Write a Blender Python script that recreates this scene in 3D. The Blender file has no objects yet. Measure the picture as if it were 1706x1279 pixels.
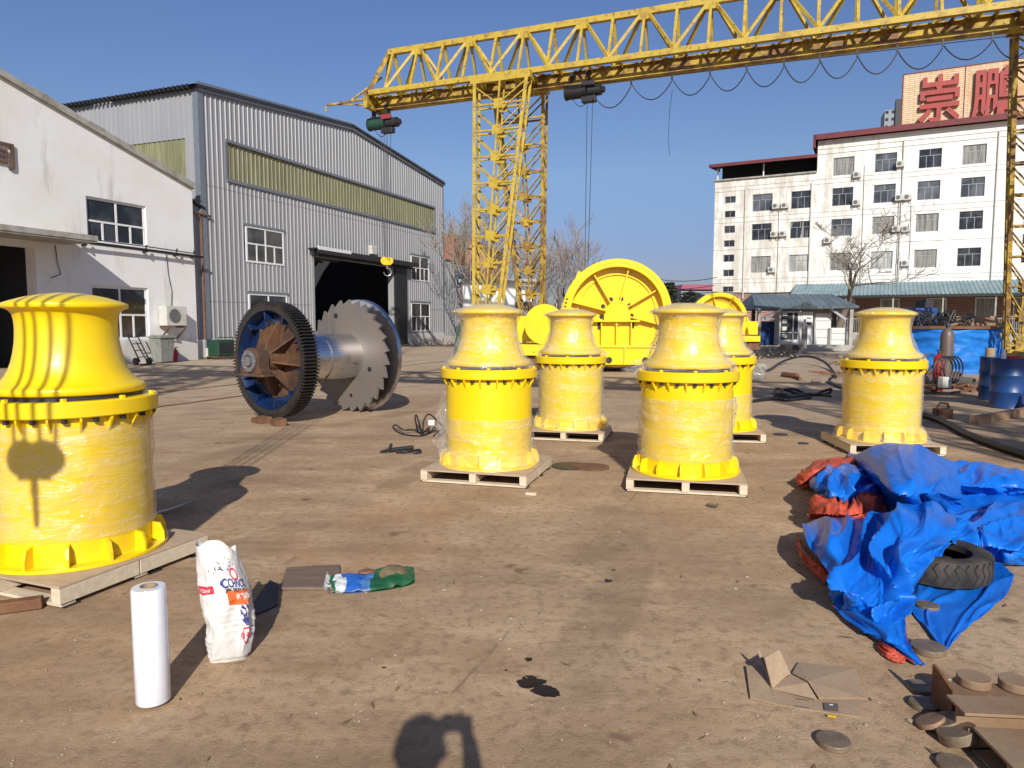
import bpy, bmesh, math, random
import numpy as np
from mathutils import Vector, Matrix, noise
rad = math.radians
S = bpy.context.scene
COL = S.collection
# ------------------------------------------------------------------ camera
PITCH = rad(4.92); HC = 1.6; FPX = 1185.0; CXP, CYP = 853.0, 639.5
cam = bpy.data.objects.new('camera', bpy.data.cameras.new('camera'))
cam.data.sensor_width = 36.0; cam.data.lens = 36.0 * FPX / 1706.0
cam.data.clip_start = 0.05; cam.data.clip_end = 3000
cam.location = (0, 0, HC); cam.rotation_euler = (rad(90) - PITCH, 0, 0)
COL.objects.link(cam); S.camera = cam
# ------------------------------------------------------------------ light
L = Vector((-.0743, .956, -.5525)).normalized()          # direction the sunlight travels
SUN_EL = math.asin(-L.z)
sun = bpy.data.objects.new('sun', bpy.data.lights.new('sun', 'SUN'))
sun.data.energy = 4.4; sun.data.angle = rad(.53); sun.data.color = (1, .955, .88)
sun.rotation_euler = L.to_track_quat('-Z', 'Y').to_euler(); sun.location = (0, -5, 30); COL.objects.link(sun)
W = bpy.data.worlds.new('World'); S.world = W; W.use_nodes = True
wn = W.node_tree; wn.nodes.clear()
sky = wn.nodes.new('ShaderNodeTexSky'); sky.sky_type = 'NISHITA'; sky.sun_disc = False
sky.sun_elevation = SUN_EL; sky.sun_rotation = math.atan2(-L.x, -L.y)
sky.altitude = 0; sky.air_density = 1.0; sky.dust_density = .6; sky.ozone_density = 4.0
bg = wn.nodes.new('ShaderNodeBackground'); bg.inputs['Strength'].default_value = .088
wo = wn.nodes.new('ShaderNodeOutputWorld')
wtc = wn.nodes.new('ShaderNodeTexCoord'); wsx = wn.nodes.new('ShaderNodeSeparateXYZ'); wrp = wn.nodes.new('ShaderNodeValToRGB'); wmx = wn.nodes.new('ShaderNodeMix')
wmx.data_type = 'RGBA'; wmx.blend_type = 'MULTIPLY'; wmx.inputs[0].default_value = 1                 # dusty air low over the horizon
we = wrp.color_ramp.elements; we[0].position = 0.0; we[0].color = (.50,.46,.57,1); we[1].position = .42; we[1].color = (.92,.91,1.1,1)
for q_, c_ in ((.1, (.66,.61,.78,1)), (.2, (.93,.895,.955,1))): e_ = we.new(q_); e_.color = c_
wn.links.new(wtc.outputs['Generated'], wsx.inputs[0]); wn.links.new(wsx.outputs[2], wrp.inputs[0]); wn.links.new(sky.outputs[0], wmx.inputs[6]); wn.links.new(wrp.outputs[0], wmx.inputs[7])
wn.links.new(wmx.outputs[2], bg.inputs[0]); wn.links.new(bg.outputs[0], wo.inputs[0])
S.view_settings.view_transform = 'Standard'; S.view_settings.look = 'None'
S.view_settings.exposure = 0.2; S.view_settings.gamma = 1
S.cycles.max_bounces = 8; S.cycles.transparent_max_bounces = 16
S.cycles.use_denoising = True

# ------------------------------------------------------------------ where a photographed point lies in the yard
def ray(px, py):
    u = (px - CXP) / FPX; v = (CYP - py) / FPX
    return Vector((u, math.cos(PITCH) + v * math.sin(PITCH), -math.sin(PITCH) + v * math.cos(PITCH)))
def gp(px, py, z=0.0):
    r = ray(px, py); t = (z - HC) / r.z
    return Vector((r.x * t, r.y * t, z))
def wp(px, py, Y):
    r = ray(px, py); t = Y / r.y
    return Vector((r.x * t, Y, HC + r.z * t))
class Frame:                                             # local x to the right, y inward, z up
    def __init__(s, o, ang):
        s.o = Vector(o); s.ang = ang
        s.x = Vector((math.cos(ang), math.sin(ang), 0)); s.y = Vector((-math.sin(ang), math.cos(ang), 0))
    def sz(s, px, py, y=0.0):
        r = ray(px, py); c = Vector((0, 0, HC))
        o = s.o + s.y * y
        t = (o - c).dot(s.y) / r.dot(s.y); p = c + r * t
        return ((p - s.o).dot(s.x), p.z)
    def rect(s, x0, y0, x1, y1, y=0.0):                  # photo rectangle -> (s0, s1, z0, z1) averaged
        a = s.sz(x0, y0, y); b = s.sz(x1, y1, y)
        return a[0], b[0], b[1], a[1]

# ------------------------------------------------------------------ mesh building
def rotz(a): return Matrix.Rotation(a, 4, 'Z')
class MB:
    def __init__(s): s.v = []; s.f = []
    def add(s, vs, fs, M=None):
        b = len(s.v)
        for p in vs:
            p = Vector(p); s.v.append(tuple(M @ p if M else p))
        for q in fs: s.f.append(tuple(i + b for i in q))
        return s
    def box(s, x0, x1, y0, y1, z0, z1, M=None):
        vs = [(x0,y0,z0),(x1,y0,z0),(x1,y1,z0),(x0,y1,z0),(x0,y0,z1),(x1,y0,z1),(x1,y1,z1),(x0,y1,z1)]
        return s.add(vs, [(0,3,2,1),(4,5,6,7),(0,1,5,4),(1,2,6,5),(2,3,7,6),(3,0,4,7)], M)
    def cbox(s, c, d, M=None):
        return s.box(c[0]-d[0]/2, c[0]+d[0]/2, c[1]-d[1]/2, c[1]+d[1]/2, c[2]-d[2]/2, c[2]+d[2]/2, M)
    def bar(s, p, q, w, h=None, up=(0,0,1)):
        p = Vector(p); q = Vector(q); h = h or w
        d = (q - p); ln = d.length
        if ln < 1e-6: return s
        d /= ln; up = Vector(up)
        if abs(d.dot(up)) > .98: up = Vector((1,0,0)) if abs(d.x) < .9 else Vector((0,1,0))
        a = d.cross(up).normalized(); b = a.cross(d)
        vs = []
        for e in (p, q):
            for i, j in ((-1,-1),(1,-1),(1,1),(-1,1)): vs.append(e + a*(i*w/2) + b*(j*h/2))
        return s.add(vs, [(0,1,2,3),(7,6,5,4),(0,4,5,1),(1,5,6,2),(2,6,7,3),(3,7,4,0)])
    def angle(s, p, q, w, t, up=(0,0,1)):                # steel angle section: two thin legs
        p = Vector(p); q = Vector(q); d = (q-p).normalized(); up = Vector(up)
        if abs(d.dot(up)) > .98: up = Vector((1,0,0))
        a = d.cross(up).normalized(); b = a.cross(d)
        s.bar(p + a*(t/2), q + a*(t/2), w, t, up); s.bar(p + b*(w/2+t/2) - a*(w/2-t/2), q + b*(w/2+t/2) - a*(w/2-t/2), t, w, up)
        return s
    def tube(s, pts, r, n=6, caps=True):
        pts = [Vector(p) for p in pts]; m = len(pts)
        rs = r if isinstance(r, (list, tuple)) else [r]*m
        ref = None; vs = []
        for i, p in enumerate(pts):
            d = (pts[min(i+1,m-1)] - pts[max(i-1,0)])
            d = d.normalized() if d.length > 1e-9 else Vector((0,0,1))
            if ref is None:
                ref = Vector((0,0,1)) if abs(d.z) < .9 else Vector((1,0,0))
            a = d.cross(ref)
            if a.length < 1e-4: a = d.cross(Vector((0,1,0)))
            a.normalize(); b = a.cross(d); ref = b
            for k in range(n):
                t = 2*math.pi*k/n; vs.append(p + (a*math.cos(t) + b*math.sin(t))*rs[i])
        fs = [(i*n+k, i*n+(k+1)%n, (i+1)*n+(k+1)%n, (i+1)*n+k) for i in range(m-1) for k in range(n)]
        if caps: fs += [tuple(range(n-1,-1,-1)), tuple((m-1)*n+k for k in range(n))]
        return s.add(vs, fs)
    def lathe(s, prof, n=48, M=None, a0=0.0, a1=2*math.pi):
        full = abs(a1-a0-2*math.pi) < 1e-6; k = n if full else n+1
        vs = []; fs = []; rows = []
        for r, z in prof:
            if r < 1e-6: rows.append([len(vs)]*k); vs.append((0,0,z)); continue
            rows.append([len(vs)+i for i in range(k)])
            for i in range(k):
                t = a0 + (a1-a0)*i/n; vs.append((r*math.cos(t), r*math.sin(t), z))
        for A, B in zip(rows[:-1], rows[1:]):
            for i in range(n):
                i2 = (i+1) % k; q = []
                for w in (A[i], A[i2], B[i2], B[i]):
                    if w not in q: q.append(w)
                if len(q) > 2: fs.append(tuple(q))
        return s.add(vs, fs, M)
    def cyl(s, r, z0, z1, n=24, M=None):
        return s.lathe([(0,z0),(r,z0),(r,z1),(0,z1)], n, M)
    def ring(s, ri, ro, z0, z1, n=48, M=None):
        return s.lathe([(ri,z0),(ro,z0),(ro,z1),(ri,z1),(ri,z0)], n, M)
    def prism(s, poly, z0, z1, M=None):
        n = len(poly)
        vs = [(x,y,z0) for x,y in poly] + [(x,y,z1) for x,y in poly]
        fs = [tuple(range(n-1,-1,-1)), tuple(range(n,2*n))] + [(i,(i+1)%n,n+(i+1)%n,n+i) for i in range(n)]
        return s.add(vs, fs, M)
    def build(s, name, mat, parent=None, smooth=35, bevel=0, loc=None):
        me = bpy.data.meshes.new(name); me.from_pydata(s.v, [], s.f); me.validate()
        bm = bmesh.new(); bm.from_mesh(me)
        bmesh.ops.recalc_face_normals(bm, faces=bm.faces); bm.to_mesh(me); bm.free()
        if smooth:
            me.polygons.foreach_set('use_smooth', [True]*len(me.polygons)); me.set_sharp_from_angle(angle=rad(smooth))
        return link(name, me, mat, parent, bevel, loc)
def each(name, mat, parent, pieces, smooth=35, bevel=0):       # countable repeats: one mesh each
    return [q.build(name, mat, parent, smooth, bevel) for q in pieces]
def link(name, me, mat, parent=None, bevel=0, loc=None):
    o = bpy.data.objects.new(name, me); COL.objects.link(o)
    if mat:
        me.materials.clear(); me.materials.append(mat)
    if parent: o.parent = parent
    if loc is not None: o.location = loc
    if bevel:
        b = o.modifiers.new('bevel', 'BEVEL'); b.width = bevel; b.segments = 2; b.limit_method = 'ANGLE'; b.angle_limit = rad(40)
    return o
def thing(name, label, cat, loc=(0,0,0), rz=0.0, group=None):
    o = bpy.data.objects.new(name, None); COL.objects.link(o)
    o.empty_display_size = .2; o.location = loc; o.rotation_euler = (0,0,rz)
    return tag(o, label, cat, group)
def tag(o, label, cat, group=None):
    o['label'] = label; o['category'] = cat
    if group: o['group'] = group
    return o
def setting(o, kind='structure'):
    o['kind'] = kind; return o
def dup(root, loc, rz=None, label=None, group=None):
    r = root.copy(); COL.objects.link(r); r.location = loc
    if rz is not None: r.rotation_euler = (0,0,rz)
    if label: r['label'] = label
    if group: r['group'] = group
    for ch in list(root.children):
        c = ch.copy(); COL.objects.link(c); c.parent = r
        for g in list(ch.children):
            d = g.copy(); COL.objects.link(d); d.parent = c
    return r
def axis_matrix(o, d):                                   # local z along d
    return Matrix.Translation(Vector(o)) @ Vector(d).to_track_quat('Z', 'Y').to_matrix().to_4x4()
def text_mesh(body, size, depth, bold=0.0, name='lettering'):
    c = bpy.data.curves.new(name, 'FONT'); c.body = body; c.size = size; c.extrude = depth/2; c.offset = bold
    c.align_x = 'CENTER'; c.align_y = 'CENTER'; c.resolution_u = 4
    o = bpy.data.objects.new(name, c); COL.objects.link(o)
    me = bpy.data.meshes.new_from_object(o.evaluated_get(bpy.context.evaluated_depsgraph_get()))
    bpy.data.objects.remove(o); bpy.data.curves.remove(c)
    return me

# ------------------------------------------------------------------ materials
class NT:
    def __init__(s, name):
        s.m = bpy.data.materials.new(name); s.m.use_nodes = True
        s.t = s.m.node_tree; s.t.nodes.clear()
        s.out = s.t.nodes.new('ShaderNodeOutputMaterial')
        s.tc = s.t.nodes.new('ShaderNodeTexCoord')
    def n(s, typ, **k):
        nd = s.t.nodes.new('ShaderNode' + typ)
        for a, b in k.items(): setattr(nd, a, b)
        return nd
    def l(s, a, b): s.t.links.new(a, b)
    def val(s, inp, v):
        if hasattr(v, 'is_output'): s.l(v, inp)
        else: inp.default_value = v
    def coords(s, scale=(1,1,1), rot=(0,0,0), src='Object'):
        mp = s.n('Mapping'); s.l(s.tc.outputs[src], mp.inputs[0]); mp.inputs['Scale'].default_value = scale; mp.inputs['Rotation'].default_value = rot
        return mp.outputs[0]
    def noise(s, scale, detail=4, rough=.55, vec=None, dist=0):
        nd = s.n('TexNoise'); nd.inputs['Scale'].default_value = scale; nd.inputs['Detail'].default_value = detail
        nd.inputs['Roughness'].default_value = rough; nd.inputs['Distortion'].default_value = dist
        s.l(vec if vec is not None else s.tc.outputs['Object'], nd.inputs['Vector']); return nd.outputs['Fac']
    def ramp(s, fac, stops, interp='LINEAR'):
        r = s.n('ValToRGB'); s.l(fac, r.inputs[0]); e = r.color_ramp; e.interpolation = interp
        while len(e.elements) < len(stops): e.elements.new(.5)
        for i, (p, c) in enumerate(stops):
            e.elements[i].position = p
            e.elements[i].color = (c, c, c, 1) if isinstance(c, (int, float)) else (*c[:3], 1)
        return r.outputs[0]
    def mix(s, fac, a, b, blend='MIX'):
        m = s.n('Mix', data_type='RGBA', blend_type=blend)
        s.val(m.inputs[0], fac)
        for i, v in ((6, a), (7, b)):
            if hasattr(v, 'is_output'): s.l(v, m.inputs[i])
            else: m.inputs[i].default_value = (*v[:3], 1)
        return m.outputs[2]
    def math(s, op, a, b=None, clamp=False):
        m = s.n('Math', operation=op, use_clamp=clamp); s.val(m.inputs[0], a)
        if b is not None: s.val(m.inputs[1], b)
        return m.outputs[0]
    def sep(s, vec=None):
        x = s.n('SeparateXYZ'); s.l(vec if vec is not None else s.tc.outputs['Object'], x.inputs[0]); return x.outputs
    def bump(s, h, strength=.3, dist=.01, normal=None):
        b = s.n('Bump'); b.inputs['Strength'].default_value = strength; b.inputs['Distance'].default_value = dist
        s.l(h, b.inputs['Height'])
        if normal is not None: s.l(normal, b.inputs['Normal'])
        return b.outputs[0]
    def bsdf(s, col, rough=.6, metal=0.0, normal=None, coat=0.0, spec=.5, out=True):
        b = s.n('BsdfPrincipled')
        if hasattr(col, 'is_output'): s.l(col, b.inputs['Base Color'])
        else: b.inputs['Base Color'].default_value = (*col[:3], 1)
        s.val(b.inputs['Roughness'], rough); s.val(b.inputs['Metallic'], metal)
        b.inputs['Coat Weight'].default_value = coat; b.inputs['Specular IOR Level'].default_value = spec
        b.inputs['Coat Roughness'].default_value = .08
        if normal is not None: s.l(normal, b.inputs['Normal'])
        if out: s.l(b.outputs[0], s.out.inputs[0])
        return b.outputs[0]
def worn(name, col, dirt, scale=3.0, amt=(.45,.75), rough=.6, metal=0.0, bump=.15, fine=40.0, coat=0.0, spec=.5, streak=False):
    """a colour with patches of another colour and a fine grain"""
    t = NT(name)
    v = t.coords((1,1,.25)) if streak else t.tc.outputs['Object']
    f = t.ramp(t.noise(scale, 6, .62, v), [(amt[0], 0.0), (amt[1], 1.0)])
    g = t.noise(fine, 3, .6)
    c = t.mix(f, col, dirt)
    c = t.mix(t.ramp(g, [(.3, .35), (.7, 0.0)]), c, [k*.55 for k in col])
    t.bsdf(c, rough, metal, t.bump(g, bump, .004), coat, spec)
    return t.m
def plain(name, col, rough=.5, metal=0.0, coat=0.0, spec=.5, var=.12, scale=8.0):
    t = NT(name); g = t.noise(scale, 5, .6)
    c = t.mix(t.ramp(g, [(.3, 0.0), (.7, 1.0)]), [k*(1-var) for k in col], [min(1, k*(1+var)) for k in col])
    t.bsdf(c, rough, metal, t.bump(g, .05, .003), coat, spec); return t.m
M = {}
def make_materials():
    # yard ground: worn brown concrete with dust, oil and slab joints
    t = NT('ground'); R = t.coords((1,1,1), (0,0,rad(21.5)))
    big = t.noise(.22, 5, .6); mid = t.noise(1.3, 7, .65); fine = t.noise(16, 6, .7); grit = t.noise(90, 3, .7)
    streak = t.noise(1.0, 6, .6, t.coords((.18,1.6,1), (0,0,rad(21.5))))
    c = t.mix(t.ramp(mid, [(.30, 0.0), (.66, 1.0)]), (.34,.23,.148), (.57,.43,.305))
    c = t.mix(t.ramp(streak, [(.45, 0.0), (.70, .65)]), c, (.26,.18,.12))
    c = t.mix(t.ramp(big, [(.46, 0.0), (.66, .5)]), c, (.50,.41,.32))
    c = t.mix(t.ramp(fine, [(.36, .65), (.51, 0.0)]), c, (.22,.155,.105))
    c = t.mix(t.ramp(t.noise(23, 5, .75), [(.62, 0.0), (.72, .6)]), c, (.64,.54,.42))
    c = t.mix(t.ramp(grit, [(.3, .4), (.48, 0.0)]), c, (.2,.14,.095))
    stain = t.ramp(t.noise(.75, 4, .5, t.coords((1,1,1), (0,0,.6)), .6), [(.58, 0.0), (.68, .55)])
    c = t.mix(stain, c, (.22,.155,.108))
    rust = t.ramp(t.noise(.55, 5, .65, t.coords((1,1.3,1), (0,0,2.1)), .4), [(.58, 0.0), (.7, .45)])
    c = t.mix(rust, c, (.42,.235,.13))
    # far part of the yard is greyer concrete
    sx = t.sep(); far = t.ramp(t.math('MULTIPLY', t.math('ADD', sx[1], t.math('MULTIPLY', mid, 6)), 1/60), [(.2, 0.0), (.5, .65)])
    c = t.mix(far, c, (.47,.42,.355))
    m5 = t.noise(3.2, 9, .78, t.coords((.55,1.25,1), (0,0,rad(15))), .5); c = t.mix(t.ramp(m5, [(.36, .32), (.5, 0.0)]), c, (.25,.18,.13)); c = t.mix(t.ramp(m5, [(.53, 0.0), (.68, .38)]), c, (.62,.50,.385))
    chalk = t.ramp(t.noise(2.3, 8, .8, t.coords((.5,1.4,1), (0,0,.25)), .8), [(.62, 0.0), (.72, .55)]); c = t.mix(chalk, c, (.70,.60,.49))
    q = t.sep(R)
    trk = t.math('ABSOLUTE', t.math('SUBTRACT', t.math('FRACT', t.math('MULTIPLY', t.math('ADD', q[0], t.math('MULTIPLY', t.noise(.12, 2, .5), 5)), .37)), .5))
    trk = t.math('MULTIPLY', t.ramp(trk, [(.0, 1.0), (.055, .9), (.075, 0.0)]), t.ramp(t.noise(.9, 5, .7, t.coords((.3,2,1), (0,0,rad(21.5)))), [(.40, 0.0), (.6, .5)])); c = t.mix(trk, c, (.2,.145,.1))
    vo = t.n('TexVoronoi', feature='DISTANCE_TO_EDGE'); vo.inputs['Scale'].default_value = .42; wv = t.n('Mix', data_type='VECTOR'); wv.inputs[0].default_value = .12; t.l(t.tc.outputs['Object'], wv.inputs[4]); nz_ = t.n('TexNoise'); nz_.inputs['Scale'].default_value = 1.6; nz_.inputs['Detail'].default_value = 6; t.l(t.tc.outputs['Object'], nz_.inputs[0]); sc_ = t.n('VectorMath', operation='SCALE'); t.l(nz_.outputs['Color'], sc_.inputs[0]); sc_.inputs['Scale'].default_value = 9; t.l(sc_.outputs[0], wv.inputs[5]); t.l(wv.outputs[1], vo.inputs['Vector'])
    ck = t.math('MULTIPLY', t.ramp(vo.outputs['Distance'], [(0.0, 1.0), (.012, 0.0)]), t.ramp(t.noise(.35, 3), [(.52, 0.0), (.62, .5)])); c = t.mix(ck, c, (.15,.105,.072))
    blt = t.ramp(t.noise(2.1, 3, .5, t.coords((1,1,1), (0,0,1.1)), .3), [(.70, 0.0), (.735, .7)]); c = t.mix(blt, c, (.12,.085,.06))
    dk = t.ramp(t.noise(.33, 6, .68, t.coords((1,.8,1), (0,0,.3)), .5), [(.48, 0.0), (.68, .6)]); c = t.mix(dk, c, (.30,.21,.145))
    def joint(coord, step, off):
        a = t.math('ADD', coord, off); a = t.math('ADD', a, t.math('MULTIPLY', mid, .05))
        m = t.math('PINGPONG', a, step/2); return t.math('LESS_THAN', m, .008)
    j = t.math('MAXIMUM', joint(q[0], 5.2, 1.3), joint(q[1], 4.4, .4))
    j = t.math('MULTIPLY', j, t.ramp(t.noise(2.2, 3), [(.47, 0.0), (.66, .5)]))
    c = t.mix(j, c, (.17,.12,.085))
    h = t.math('ADD', t.math('MULTIPLY', fine, .7), t.math('MULTIPLY', grit, .5))
    c = t.mix(1.0, c, (.98,.91,.775), 'MULTIPLY')
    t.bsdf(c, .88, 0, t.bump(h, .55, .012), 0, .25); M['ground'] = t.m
    # machine paint
    t = NT('yellow_enamel'); g = t.noise(14, 5, .6)
    c = t.mix(t.ramp(t.noise(2.5, 5), [(.4, 0.0), (.75, .35)]), (.88,.62,.004), (.82,.53,.005))
    c = t.mix(t.ramp(t.noise(30, 4, .7), [(.66, 0.0), (.74, .35)]), c, (.4,.27,.05))
    c = t.mix(t.ramp(t.noise(1.7, 7, .7, t.coords((1,1,.35))), [(.52, 0.0), (.72, .3)]), c, (.60,.44,.08))
    c = t.mix(t.ramp(t.noise(55, 3, .8, t.coords((1,1,.12))), [(.70, 0.0), (.76, .5)]), c, (.5,.38,.12))
    t.bsdf(c, t.ramp(g, [(.3, .27), (.7, .45)]), 0, t.bump(t.noise(9, 5, .6), .12, .006), .2); M['yellow'] = t.m
    t = NT('crane_paint'); g = t.noise(3.0, 7, .65)
    c = t.mix(t.ramp(g, [(.5, 0.0), (.64, .8)]), (.49,.345,.035), (.29,.175,.035))
    c = t.mix(t.ramp(t.noise(7, 6, .7), [(.57, 0.0), (.66, .85)]), c, (.12,.055,.028))
    t.bsdf(c, .55, 0, t.bump(g, .1, .01)); M['crane'] = t.m
    t = NT('crane_rusty_paint'); g = t.noise(2.0, 7, .65)
    c = t.mix(t.ramp(g, [(.42, 0.0), (.58, .9)]), (.5,.34,.03), (.16,.075,.035))
    c = t.mix(t.ramp(t.noise(6, 6, .7), [(.55, 0.0), (.66, .9)]), c, (.07,.035,.022))
    t.bsdf(c, .65, 0, t.bump(g, .1, .01)); M['crane_rust'] = t.m
    # stretch film
    t = NT('stretch_film'); oi = t.n('ObjectInfo'); sc_ = t.n('VectorMath', operation='SCALE'); sc_.inputs[0].default_value = (7,5,9); t.l(oi.outputs['Random'], sc_.inputs['Scale'])
    ad = t.n('VectorMath', operation='ADD'); t.l(t.tc.outputs['Object'], ad.inputs[0]); t.l(sc_.outputs[0], ad.inputs[1]); P = ad.outputs[0]
    def mp(scale, rot=(0,0,0)):
        m_ = t.n('Mapping'); t.l(P, m_.inputs[0]); m_.inputs['Scale'].default_value = scale; m_.inputs['Rotation'].default_value = rot; return m_.outputs[0]
    n1 = t.noise(2.4, 6, .62, mp((1.2,1.2,11)), .4); n2 = t.noise(4, 6, .70, mp((1,1,2.0), (.5,.2,0)), 1.4)
    def crease(sc, m_, d, w): return t.ramp(t.math('ABSOLUTE', t.math('SUBTRACT', t.noise(sc, 4, .6, m_, d), .5)), [(0.0, 1.0), (w, 0.0)])
    cr = t.math('MAXIMUM', crease(3.0, mp((1,1,2.6), (.4,-.3,0)), .8, .03), crease(1.6, mp((1.3,1.3,7), (.1,.05,0)), .5, .022))
    q = t.sep(P); a_ = t.n('Math', operation='ARCTAN2'); o_ = t.sep(); t.l(o_[1], a_.inputs[0]); t.l(o_[0], a_.inputs[1])
    band = t.math('FRACT', t.math('ADD', t.math('MULTIPLY', q[2], 5.2), t.math('ADD', t.math('MULTIPLY', a_.outputs[0], .16), t.math('MULTIPLY', n2, .5))))    # helical laps of the wrap
    lap = t.ramp(band, [(0.0, .13), (.05, .02), (.55, .0), (.58, .055), (.97, .04), (1.0, .13)])
    hgt = t.math('ADD', t.math('ADD', t.math('MULTIPLY', n1, .8), n2), t.math('MULTIPLY', cr, .6))
    tr = t.n('BsdfTransparent'); tr.inputs[0].default_value = (.985,.975,.955,1); df = t.n('BsdfDiffuse'); df.inputs[0].default_value = (.88,.87,.83,1); t.l(t.bump(hgt, .4, .012), df.inputs['Normal'])
    lw = t.n('LayerWeight'); lw.inputs[0].default_value = .28
    fac = t.math('ADD', t.math('ADD', t.ramp(t.math('MULTIPLY', t.math('ADD', n1, n2), .5), [(.46, .0), (.57, .03), (.64, .16), (.71, .45)]), t.math('MULTIPLY', lw.outputs['Facing'], .2)), t.math('ADD', lap, t.math('MULTIPLY', cr, .13)), True)
    mx = t.n('MixShader'); t.l(fac, mx.inputs[0]); t.l(tr.outputs[0], mx.inputs[1]); t.l(df.outputs[0], mx.inputs[2])
    gl = t.n('BsdfGlossy'); gl.inputs['Roughness'].default_value = .085; t.l(t.bump(hgt, .5, .014), gl.inputs['Normal']); fz = t.n('Fresnel'); fz.inputs[0].default_value = 1.28; fzm = t.math('MAXIMUM', t.math('MINIMUM', fz.outputs[0], .13), .05)
    m2 = t.n('MixShader'); t.l(fzm, m2.inputs[0]); t.l(mx.outputs[0], m2.inputs[1]); t.l(gl.outputs[0], m2.inputs[2]); t.l(m2.outputs[0], t.out.inputs[0]); M['film'] = t.m
    # wood
    def wood(name, a, b, sc=(1.5,14,14)):
        t = NT(name); v = t.coords(sc); g = t.noise(2.2, 5, .6, v, .3)
        c = t.mix(t.ramp(g, [(.3, 0.0), (.7, 1.0)]), a, b)
        c = t.mix(t.ramp(t.noise(5, 5), [(.6, 0.0), (.75, .4)]), c, [k*.55 for k in a])
        t.bsdf(c, .75, 0, t.bump(g, .2, .004)); return t.m
    M['wood'] = wood('pale_timber', (.56,.46,.32), (.68,.58,.43)); M['ply'] = wood('plywood', (.40,.29,.19), (.50,.38,.26), (3,10,3))
    M['old_wood'] = wood('old_timber', (.27,.18,.11), (.40,.29,.19)); M['brown_board'] = wood('brown_board', (.13,.09,.065), (.2,.14,.1))
    M['rust'] = worn('rusty_steel', (.16,.075,.04), (.26,.13,.06), 5, (.4,.65), .8, .2, .4, 60)
    M['rust_light'] = worn('rusty_plate', (.25,.15,.085), (.36,.235,.14), 3, (.4,.65), .7, .25, .3, 50)
    M['mill_steel'] = worn('mill_scale_steel', (.25,.23,.21), (.29,.235,.185), 2.2, (.4,.7), .55, .5, .25, 35)
    M['slug'] = worn('cut_steel_disc', (.22,.165,.11), (.33,.25,.17), 9, (.4,.7), .6, .45, .3, 70)
    M['gear'] = worn('dark_gear_steel', (.055,.052,.05), (.12,.085,.06), 3, (.5,.75), .45, .6, .2, 40)
    M['hub_rust'] = worn('rusty_casting', (.085,.05,.034), (.19,.095,.045), 2.6, (.42,.62), .75, .25, .4, 30)
    M['blue_enamel'] = worn('blue_enamel', (.004,.022,.09), (.006,.01,.02), 3, (.42,.7), .4, 0, .1, 40, .3)
    t = NT('turned_steel'); w = t.noise(1.5, 4, .6, t.coords((1,1,90))); g = t.noise(3, 6)
    c = t.mix(t.ramp(g, [(.55, 0.0), (.75, .6)]), (.68,.68,.69), (.34,.29,.25))
    t.bsdf(c, t.ramp(w, [(.3, .16), (.7, .36)]), 1.0, t.bump(w, .12, .002)); M['turned'] = t.m
    t = NT('polished_steel'); g = t.noise(2, 5); c = t.mix(t.ramp(g, [(.4, 0.0), (.7, 1.0)]), (.62,.63,.68), (.48,.48,.52)); t.bsdf(c, .22, 1.0, t.bump(t.noise(60, 3), .05, .002)); M['polished'] = t.m
    M['steel'] = plain('grey_steel', (.3,.3,.31), .4, .7); M['dark'] = plain('dark_steel', (.03,.03,.032), .5, .3); M['black'] = plain('black_rubber_cable', (.015,.014,.014), .5)
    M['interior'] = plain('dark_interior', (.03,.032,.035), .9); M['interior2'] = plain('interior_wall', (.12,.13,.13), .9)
    # walls
    t = NT('white_render'); v = t.coords((1,1,.22)); s1 = t.noise(1.2, 7, .68, v); p = t.noise(.5, 6, .65); z = t.sep()[2]
    c = t.mix(t.ramp(p, [(.40, 0.0), (.68, .8)]), (.80,.80,.785), (.73,.70,.62))
    c = t.mix(t.ramp(s1, [(.56, 0.0), (.72, .6)]), c, (.42,.385,.32))
    low = t.ramp(t.math('ADD', z, t.math('MULTIPLY', s1, -1.6)), [(0.0, .55), (.35, 0.0)])
    c = t.mix(low, c, (.42,.38,.32)); c = t.mix(t.ramp(t.noise(24, 5, .7), [(.62, 0.0), (.7, .3)]), c, (.5,.48,.44))
    t.bsdf(c, .85, 0, t.bump(t.noise(30, 4), .12, .006)); M['white_wall'] = t.m
    t = NT('flaking_white_facade'); v = t.coords((1,1,.3)); s1 = t.noise(1.1, 8, .72, v); p = t.noise(.16, 4, .6); x = t.sep()[0]
    k = t.ramp(t.math('MULTIPLY', x, -1/26), [(.12, .0), (.8, .14)])   # the end away from the yard is more weathered
    f = t.ramp(t.math('ADD', t.math('ADD', s1, k), t.math('MULTIPLY', p, .12)), [(.60, 0.0), (.74, .85)])
    c = t.mix(f, (.80,.79,.72), (.52,.48,.40)); c = t.mix(t.ramp(t.noise(2.4, 8, .75), [(.63, 0.0), (.7, .6)]), c, (.4,.36,.3))
    t.bsdf(c, .85, 0); M['facade'] = t.m
    t = NT('grey_cladding'); v = t.coords((1,1,.1)); g = t.noise(1.6, 6, .6, v)
    c = t.mix(t.ramp(g, [(.4, 0.0), (.75, .5)]), (.335,.335,.34), (.245,.245,.247)); q = t.sep()
    sh_ = t.math('FLOOR', t.math('MULTIPLY', t.math('ADD', q[0], q[1]), 1/1.16)); lv = t.math('FLOOR', t.math('MULTIPLY', q[2], 1/5.1)); wn_ = t.n('TexWhiteNoise', noise_dimensions='1D'); t.l(t.math('ADD', sh_, t.math('MULTIPLY', lv, 37.3)), wn_.inputs['W'])
    c = t.mix(t.ramp(wn_.outputs[0], [(0.0, .14), (1.0, 0.0)]), c, (.2,.2,.21))                     # sheet by sheet
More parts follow.
